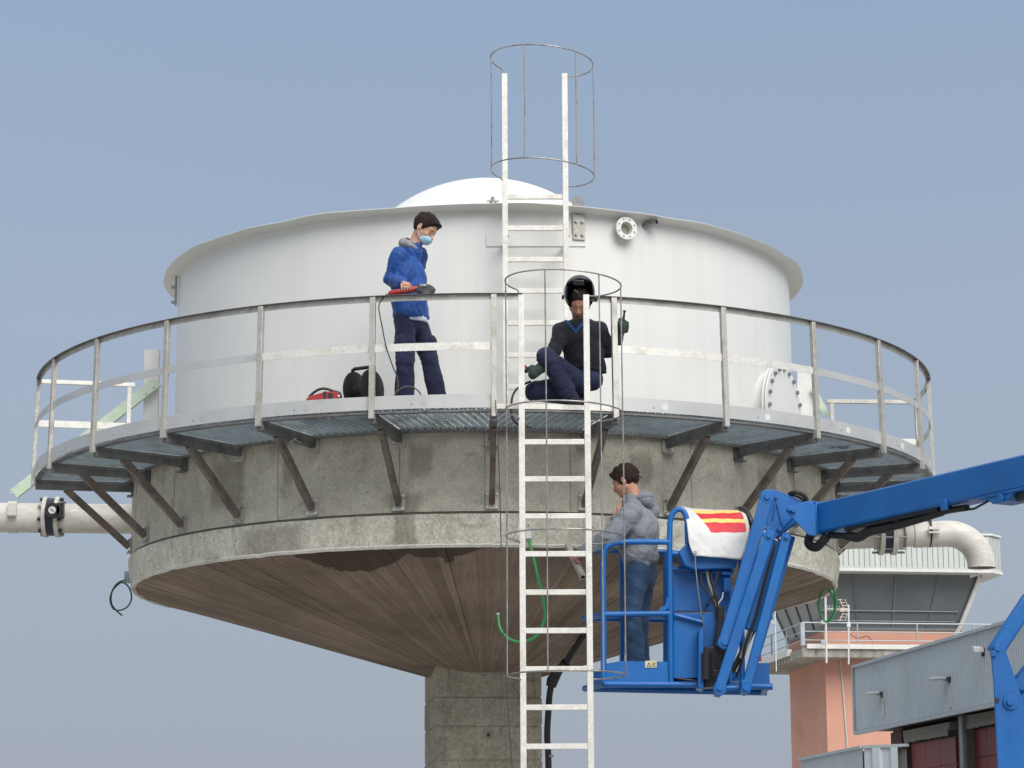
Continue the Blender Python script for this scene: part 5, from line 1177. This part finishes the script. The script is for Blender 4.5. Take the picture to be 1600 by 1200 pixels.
def banner_mat():
    m, n, l, b = nodes('banner_print'); a = n.new('ShaderNodeAttribute'); a.attribute_name = 'cloth'; s = n.new('ShaderNodeSeparateXYZ'); l.new(a.outputs['Vector'], s.inputs[0])
    u, v = s.outputs[0], s.outputs[1]
    vv = mth(n, l, 'ADD', v, mth(n, l, 'MULTIPLY', mth(n, l, 'SUBTRACT', tex(n, l, 'n', 5, a.outputs['Vector'], 1), .5), .05))
    rr = n.new('ShaderNodeValToRGB'); rr.color_ramp.interpolation = 'CONSTANT'; l.new(vv, rr.inputs[0]); W_, Rd, Yl = (.60, .61, .60, 1), (.58, .022, .035, 1), (.80, .58, .16, 1)
    e = rr.color_ramp.elements; e[0].position = 0; e[0].color = W_; e[1].position = .055; e[1].color = Yl
    for p_, c_ in ((.115, Rd), (.225, Yl), (.30, Rd), (.49, W_)): q = e.new(p_); q.color = c_
    lft = mth(n, l, 'GREATER_THAN', u, mth(n, l, 'ADD', mth(n, l, 'MULTIPLY', vv, .52), .12)); rgt = mth(n, l, 'LESS_THAN', u, .945)
    c = mix(n, l, (.60, .61, .60), rr.outputs[0], mth(n, l, 'MULTIPLY', lft, rgt))
    c = mix(n, l, c, (.3, .29, .27), mth(n, l, 'MULTIPLY', ramp(n, l, tex(n, l, 'n', 6, mapv(n, l), 8, .7), [(.52, 0.), (.75, 1.)]), .22))
    l.new(c, b.inputs['Base Color']); b.inputs['Roughness'].default_value = .55; bump(n, l, b, tex(n, l, 'n', 6, mapv(n, l), 4), .35, .03); return m
bn = link('banner', me, banner_mat(), None, smooth=180); so = bn.modifiers.new('thick', 'SOLIDIFY'); so.thickness = .003
tag(bn, 'white banner with red and yellow stripes draped over the lift basket controls', 'banner')
MB().lathe([(.008, 0), (.018, 0), (.018, .008), (.008, .008)], 16, o=Bq(1086, 864, -.165), axis=(0, -1, 0)).obj('eyelet', 'stain', bn)
MB().tube(smoothpath([Bq(*q) for q in ((1086, 864, -.17), (1087, 885, -.17), (1090, 915, -.17), (1094, 945, -.15), (1098, 970, -.13), (1100, 982, -.1))]), .006, 6).obj('tie_cord', 'stain', bn)
MB().tube(smoothpath([Bq(*q) for q in ((1158, 795, .4), (1166, 799, .3), (1172, 812, .2), (1176, 830, .2), (1174, 842, .2))]), .028, 12).obj('padding_roll', 'dark', lift)
tag(cn, None, None) if False else None

# ------------------------------------------------------------------ airport control tower
ct = thing('control_tower', at(1370, 1500, 62), 'salmon pink control tower with outward-leaning dark glass cab and pale ribbed roof', 'control tower')
YT = 60.; O = at(1294, 1200, YT); th = math.radians(7.7); e1 = Vector((math.cos(th), math.sin(th), 0)); e2 = Vector((-math.sin(th), math.cos(th), 0)); WT = 4.95
def zt(py, dY=0): return at(1300, py, YT+dY).z
def tc_pt(u, v, z): p = O+e1*u+e2*v; return Vector((p.x, p.y, z))
def plan(a, ch=0):     # square outline grown by a, with chamfered corners
    lo_, hi_ = -a, WT+a
    if not ch: return [(lo_, lo_), (hi_, lo_), (hi_, hi_), (lo_, hi_)]
    return [(lo_+ch, lo_), (hi_-ch, lo_), (hi_, lo_+ch), (hi_, hi_-ch), (hi_-ch, hi_), (lo_+ch, hi_), (lo_, hi_-ch), (lo_, lo_+ch)]
def tprism(nm, a, z0, z1, mt, ch=0, a2=None, par=None):
    p0 = [tc_pt(u, v, z0) for u, v in plan(a, ch)]; p1 = [tc_pt(u, v, z1) for u, v in plan(a if a2 is None else a2, ch)]; n = len(p0)
    return MB().add(p0+p1, [tuple(range(n-1, -1, -1)), tuple(range(n, 2*n))]+[(i, (i+1) % n, (i+1) % n+n, i+n) for i in range(n)]).obj(nm, mt, par or ct, smooth=0)
zs0, zs1 = zt(1026, -1.3), zt(1008, -1.3)
tprism('shaft', 0, 0, zs0, 'pink'); tprism('balcony_slab', 1.1, zs0, zs1-.1, 'slab')
zc0, zc1 = zt(982), zt(891)
tprism('cab_base', .02, zs1-.1, zc0, 'pink')
for (u0, v0, u1, v1) in ((-1.1, -1.12, WT+1.1, -1.12), ): 
    MB().bar(tc_pt(-.95, -1.13, zs1-.03), tc_pt(WT+1.1, -1.13, zs1-.03), .16, .16).obj('edge_beam', 'white', ct)
MB().bar(tc_pt(-1.13, .55, zs1-.10), tc_pt(-1.13, WT+1.1, zs1-.10), .16, .24).obj('edge_beam', 'white', ct)
for k in range(16): MB().box(tc_pt(-1.12, .3+k*.42, zs0+.1), (.05, .13, .26), e1, e2).obj('drip_block', 'slab', ct)
MB().tube([tc_pt(.55, -.03, zs0), tc_pt(.75, -.03, zs0-4), tc_pt(.8, -.03, zs0-9), tc_pt(.85, -.03, 0)], .03, 8).obj('conduit', 'clad2', ct)
# glass cab leaning outwards, panes between mullions
AC = .70
core = tprism('cab_core', -.12, zc0, zc1, 'darkwall', 0, AC-.12)
NP = 4
for side in range(4):
    def fp(s, h, out_=0.):   # s along the face, h up the face
        a = AC*h+out_; lo_, hi_ = -a, WT+a; z = zc0+(zc1-zc0)*h; q = lo_+(hi_-lo_)*s
        return tc_pt(*((q, lo_), (hi_, q), (lo_+hi_-q, hi_), (lo_, lo_+hi_-q))[side], z)
    for k in range(NP):
        s0, s1_ = k/NP+.004, (k+1)/NP-.004; q = [fp(s0, .02), fp(s1_, .02), fp(s1_, .98), fp(s0, .98)]; nn = (q[1]-q[0]).cross(q[3]-q[0]).normalized()
        MB().prism(q, nn*-.03).obj('window_pane', 'glass', ct, smooth=0)
        MB().bar(fp(k/NP, 0, .01), fp(k/NP, 1, .01), .06, .06).obj('mullion', simple('cab_frame', (.14, .155, .17), .4) if side == 0 and k == 0 else bpy.data.materials['cab_frame'], ct)
    MB().bar(fp(0, 0, .015), fp(1, 0, .015), .08, .10).obj('sill', bpy.data.materials['cab_frame'], ct)
    if side == 0:
        for h in (.13, .30): MB().bar(fp(.02, h, .05), fp(.93, h, .05), .03, .04).obj('window_rail', simple('rail_grey', (.22, .24, .26), .4) if h < .2 else bpy.data.materials['rail_grey'], ct)  # thin grey bars outside the opaque glass stand in for interior rails
        MB().tube([fp(.93, .9, .02), fp(.965, .93, .1), fp(.975, .82, .12), fp(.965, .05, .12), fp(.965, -.1, .05), fp(.965, -.22, .03)], .085, 12).obj('downpipe', 'white', ct)
# roof with ribbed fascia
zr0, zr1 = zt(891, -1), zt(835, -1); tprism('roof_soffit', 1.33, zr0-.02, zr0+.1, 'white', .55)
tprism('roof_box', 1.31, zr0+.1, zr1, 'clad2', .55); tprism('roof_trim', 1.38, zr1, zr1+.07, 'white', .55); tprism('roof_trim', 1.38, zr0-.06, zr0+.05, 'white', .55)
pl_ = plan(1.31, .55)
for i in range(len(pl_)):
    a, b_ = pl_[i], pl_[(i+1) % len(pl_)]; ln = math.hypot(b_[0]-a[0], b_[1]-a[1]); n = max(2, int(ln/.19))
    nrm_ = Vector((b_[1]-a[1], -(b_[0]-a[0]), 0)).normalized(); nw = e1*nrm_.x+e2*nrm_.y; dw = (e1*(b_[0]-a[0])+e2*(b_[1]-a[1])).normalized()
    for k in range(n):
        f_ = (k+.5)/n; c_ = tc_pt(a[0]+(b_[0]-a[0])*f_, a[1]+(b_[1]-a[1])*f_, (zr0+zr1)/2)
        MB().box(c_+nw*.02, (ln/n-.035, .04, zr1-zr0-.12), dw, nw).obj('fascia_panel', 'clad2', ct, smooth=0)
# balcony railing
zh = zt(972, -1.3)-zs1
rl_ = thing('balcony_railing', tc_pt(-1, -1, zs1), 'thin pale railing round the balcony of the pink control tower', 'railing')
for dz in (zh, zh*.62, zh*.24):
    for (p0, p1) in (((-1.05, -1.05), (WT+2.2, -1.05)), ((-1.05, -1.05), (-1.05, WT+1.05))): MB().tube([tc_pt(*p0, zs1+dz), tc_pt(*p1, zs1+dz)], .026 if dz > zh*.9 else .018, 8).obj('rail', 'flash', rl_)
for u in (-1.05, .9, 3.05, 5.1, 6.8): MB().tube([tc_pt(u, -1.05, zs1-.1), tc_pt(u, -1.05, zs1+zh)], .03, 8).obj('post', 'flash', rl_)
for v in (1.2, 3.4, 5.8): MB().tube([tc_pt(-1.05, v, zs1-.1), tc_pt(-1.05, v, zs1+zh)], .03, 8).obj('post', 'flash', rl_)
MB().box(tc_pt(-1.07, -1.07, zs1+zh*.5), (.14, .14, zh), e1, e2).obj('post', 'flash', rl_)
# antennas
def ap(px, py, dY=-1.6): return at(px, py, YT+dY)
an = thing('tv_antenna', ap(1326, 1035), 'small television antenna with zigzag reflector on the balcony of the control tower', 'antenna')
MB().tube([ap(1326, 1038), ap(1326, 945)], .03, 8).obj('mast', 'white', an); MB().tube([ap(1291, 951), ap(1328, 953)], .025, 8).obj('boom', 'white', an)
for k in range(6): MB().tube([ap(1293+k*3.6, 946+k*.3, -1.75), ap(1293+k*3.6, 956+k*.3, -1.45)], .012, 6).obj('element', 'white', an)
rmat = simple('antenna_beige', (.6, .5, .42), .5)
for s_ in (-1, 1):
    for k in range(4): MB().tube([ap(1319-k*3.4, 953+s_*(2+k*4.6)), ap(1327-k*3.6, 953+s_*(2+k*4.6))], .016, 6).obj('reflector_rod', rmat, an)
    for dx in (0, 8): MB().tube([ap(1319+dx, 953), ap(1312+dx, 953+s_*17)], .014, 6).obj('reflector_frame', rmat, an)
MB().box(ap(1316, 953), (.16, .1, .12)).obj('dipole_box', rmat, an); MB().box(ap(1326, 976), (.12, .1, .16)).obj('amplifier', 'white', an)
MB().tube(smoothpath([ap(1327, 990, -.6), ap(1340, 997, -.6), ap(1355, 994, -.6), ap(1364, 1003, -.6)]), .015, 6).obj('lead', 'cable', an)
for px, y0, y1, lab in ((1289.5, 922, 1036, 'tall white pole antenna at the balcony corner of the control tower'), (1211, 950, 1049, 'thin whip antenna on the far left of the tower balcony')):
    m_ = thing('pole_antenna', ap(px, y1), lab, 'antenna'); MB().tube([ap(px+2, y1), ap(px, y0)], .035 if px > 1250 else .02, 8).obj('mast', 'white', m_)
    for yy in ((972, 1004) if px > 1250 else (972,)): MB().box(ap(px-3, yy), (.16, .12, .14)).obj('mast_clamp', 'flash', m_)

# ------------------------------------------------------------------ ribbed grey building in front of the control tower
def wallplane(px0, py0, Z0, px1, py1):
    P0 = atz(px0, py0, Z0); lo_, hi_ = Z0*.5, Z0*1.3
    for _ in range(50):
        md = (lo_+hi_)/2
        if atz(px1, py1, md).z > P0.z: hi_ = md
        else: lo_ = md
    P1 = atz(px1, py1, md); P1.z = P0.z; return P0, P1
def hit(px, py, P0, nw):
    d = Vector(FW+(px-800)/F_PX*RT-(py-600)/F_PX*UP); e_ = Vector(EYE); return e_+d*((P0-e_).dot(nw)/d.dot(nw))
def ribwall(nm, P0, dw, nw, ln, z0, z1, pitch, depth, mt, par):
    m = MB(); vs_ = []; n = int(ln/pitch)
    for k in range(n):
        for f_, o_ in ((0, 0), (.38, 0), (.5, depth), (.88, depth)):
            p = P0+dw*(k+f_)*pitch+nw*o_; vs_ += [(p.x, p.y, z0), (p.x, p.y, z1)]
    m.add(vs_, [(2*i, 2*i+2, 2*i+3, 2*i+1) for i in range(len(vs_)//2-1)]); return m.obj(nm, mt, par, smooth=0, fix=False)
P0, P1 = wallplane(1336, 1042, 62, 1600, 965)
dw = (P1-P0).normalized(); nw = Vector((dw.y, -dw.x, 0)); nw = nw if nw.dot(Vector(EYE)-P0) > 0 else -nw
zTop = P0.z; zBot = atz(1340, 1147, 62).z; LN = 17.
bd_ = thing('clad_building', P0, 'grey building with ribbed metal fascia over red doors in front of the control tower', 'building')
ribwall('ribbed_fascia', P0, dw, nw, LN, zBot+.06, zTop-.03, .135, .035, 'clad', bd_)
mid_ = P0+dw*LN/2; dpt = 9.
MB().bar(P0+nw*.03+Vector((0, 0, 0)), P0+dw*LN+nw*.03, .12, .07).obj('coping', 'flash', bd_)
q0 = Vector((P0.x, P0.y, zBot)); MB().bar(q0+nw*.03, q0+dw*LN+nw*.03, .1, .09).obj('bottom_trim', 'flash', bd_)
MB().bar(Vector((P0.x, P0.y, zBot))-dw*.03+nw*.02, P0-dw*.03+nw*.02, .09, .12, nw).obj('corner_trim', 'flash', bd_)
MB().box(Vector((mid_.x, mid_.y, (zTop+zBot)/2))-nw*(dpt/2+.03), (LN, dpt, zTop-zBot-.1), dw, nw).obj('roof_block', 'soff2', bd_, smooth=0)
rec = .75; W0 = q0-nw*rec
def hw(px, py, o=0.): return hit(px, py, W0+nw*o, nw)
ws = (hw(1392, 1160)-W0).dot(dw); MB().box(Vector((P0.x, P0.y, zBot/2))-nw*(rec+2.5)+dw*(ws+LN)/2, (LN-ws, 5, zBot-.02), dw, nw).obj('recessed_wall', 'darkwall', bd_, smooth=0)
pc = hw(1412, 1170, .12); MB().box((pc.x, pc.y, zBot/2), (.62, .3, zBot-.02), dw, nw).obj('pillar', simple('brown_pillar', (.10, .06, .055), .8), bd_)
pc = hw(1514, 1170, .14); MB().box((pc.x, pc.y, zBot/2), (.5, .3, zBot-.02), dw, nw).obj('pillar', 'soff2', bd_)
for x0, x1, y0 in ((1427, 1497, 1162), (1519, 1600, 1141)):
    a, b_ = hw(x0, y0, .04), hw(x1, y0, .04); h_ = a.z; s_ = (b_-a).dot(dw); dr = thing
    door = MB().box(Vector(((a+dw*s_/2).x, (a+dw*s_/2).y, h_/2)), (s_, .06, h_), dw, nw).obj('garage_door', 'red', bd_)
    for k in range(7): 
        for kk in range(3): MB().box(Vector(((a+dw*s_*(kk+.5)/3).x, (a+dw*s_*(kk+.5)/3).y, h_-.02-.3-k*.62))+nw*.04, (s_/3-.02, .03, .59), dw, nw).obj('door_panel', 'red', door, smooth=0)
    c_ = (a+dw*s_/2); MB().box(Vector((c_.x, c_.y, h_+.22))+nw*.12, (s_+.15, .2, .16), dw, nw).obj('lintel', simple('lintel_grey', (.24, .24, .22), .7) if x0 < 1500 else bpy.data.materials['lintel_grey'], bd_)
    m = MB(); nn = 26; vs_ = []
    for k in range(nn+1):
        p = a+dw*(s_*k/nn)+nw*.23; vs_ += [(p.x, p.y, h_+.15), (p.x, p.y, h_+.02-.07*abs(noise.noise(Vector((k*.7, 0, x0)))))]
    m.add(vs_, [(2*i, 2*i+2, 2*i+3, 2*i+1) for i in range(nn)]); m.obj('torn_flashing', bpy.data.materials['lintel_grey'], bd_, smooth=0)
a = hw(1503, 1140, .3); MB().tube([Vector((a.x, a.y, zBot)), Vector((a.x, a.y, 0))], .06, 12).obj('drainpipe', 'flash', bd_); MB().tube([Vector((a.x, a.y, 3.35)), Vector((a.x, a.y, 3.41))], .075, 12).obj('pipe_clip', 'dark', bd_)
# floodlights with dirt streaks beneath
for (px, py, s_, lab) in ((1381, 1085, 1., 'flat floodlight on the ribbed fascia, nearest to the pink tower'), (1486, 1062, 1.15, 'larger flat floodlight on the ribbed fascia above the red doors')):
    c_ = hit(px, py, P0, nw)+nw*.04
    fo = thing('floodlight', c_, lab, 'floodlight', 'floodlights on the grey building')
    ax_ = (nw*.75-dw*.66).normalized(); sx2 = ax_.cross(Vector((0, 0, 1))).normalized()
    MB().box(c_, (.06, .08, .13), dw, nw).obj('wall_bracket', 'cable', fo)
    MB().box(c_+ax_*.20*s_+Vector((0, 0, .03)), (.34*s_, .26, .07), ax_, sx2).obj('housing', 'flash', fo, bev=.02); MB().box(c_+ax_*.22*s_+Vector((0, 0, -.012)), (.24*s_, .2, .02), ax_, sx2).obj('lens', 'lampglass', fo)
    q = c_+Vector((0, 0, -.32*s_)); MB().box(q+nw*-.002, (.20*s_, .004, .42*s_), dw, nw).obj('rust_streak', simple('dirt_streak', (.50, .495, .45), .8, var=.1, scale=3) if s_ == 1 else bpy.data.materials['dirt_streak'], bd_)
c_ = hit(1540, 1019, P0, nw)+nw*.04; fo = thing('camera_housing', c_, 'tiny white device on a bracket high on the ribbed fascia', 'wall device'); MB().box(c_+nw*.12+Vector((0, 0, .06)), (.16, .2, .1), (dw-Vector((0, 0, .3))).normalized(), nw).obj('housing', 'white', fo, bev=.01); MB().box(c_, (.05, .1, .18), dw, nw).obj('wall_bracket', 'dark', fo)
# low ribbed block at the lower edge
P2, P3 = wallplane(1252, 1187, 57, 1350, 1167); d2 = (P3-P2).normalized(); n2 = Vector((d2.y, -d2.x, 0)); n2 = n2 if n2.dot(Vector(EYE)-P2) > 0 else -n2
lb_ = thing('low_clad_block', P2, 'low ribbed grey block at the foot of the pink control tower', 'building'); L2 = (P3-P2).length
ribwall('ribbed_wall', P2, d2, n2, L2, 0, P2.z-.03, .12, .03, 'clad', lb_); MB().bar(P2+n2*.03, P3+n2*.03, .1, .06).obj('coping', 'flash', lb_)
P4 = atz(1398, 1171, 1); dd = (Vector((d2.x, d2.y, 0))+Vector((-.0, .9, 0))).normalized()
P4 = hit(1398, 1172, P3, Vector((-dd.y, dd.x, 0))); L3 = max(1., (Vector((P4.x, P4.y, 0))-Vector((P3.x, P3.y, 0))).length)
ribwall('ribbed_wall', P3, dd, Vector((dd.y, -dd.x, 0)), L3, 0, P3.z-.03, .42, .05, 'clad', lb_); MB().bar(P3, P3+dd*L3, .1, .06).obj('coping', 'flash', lb_)
fl_ = lambda p: Vector((p.x, p.y, 0))
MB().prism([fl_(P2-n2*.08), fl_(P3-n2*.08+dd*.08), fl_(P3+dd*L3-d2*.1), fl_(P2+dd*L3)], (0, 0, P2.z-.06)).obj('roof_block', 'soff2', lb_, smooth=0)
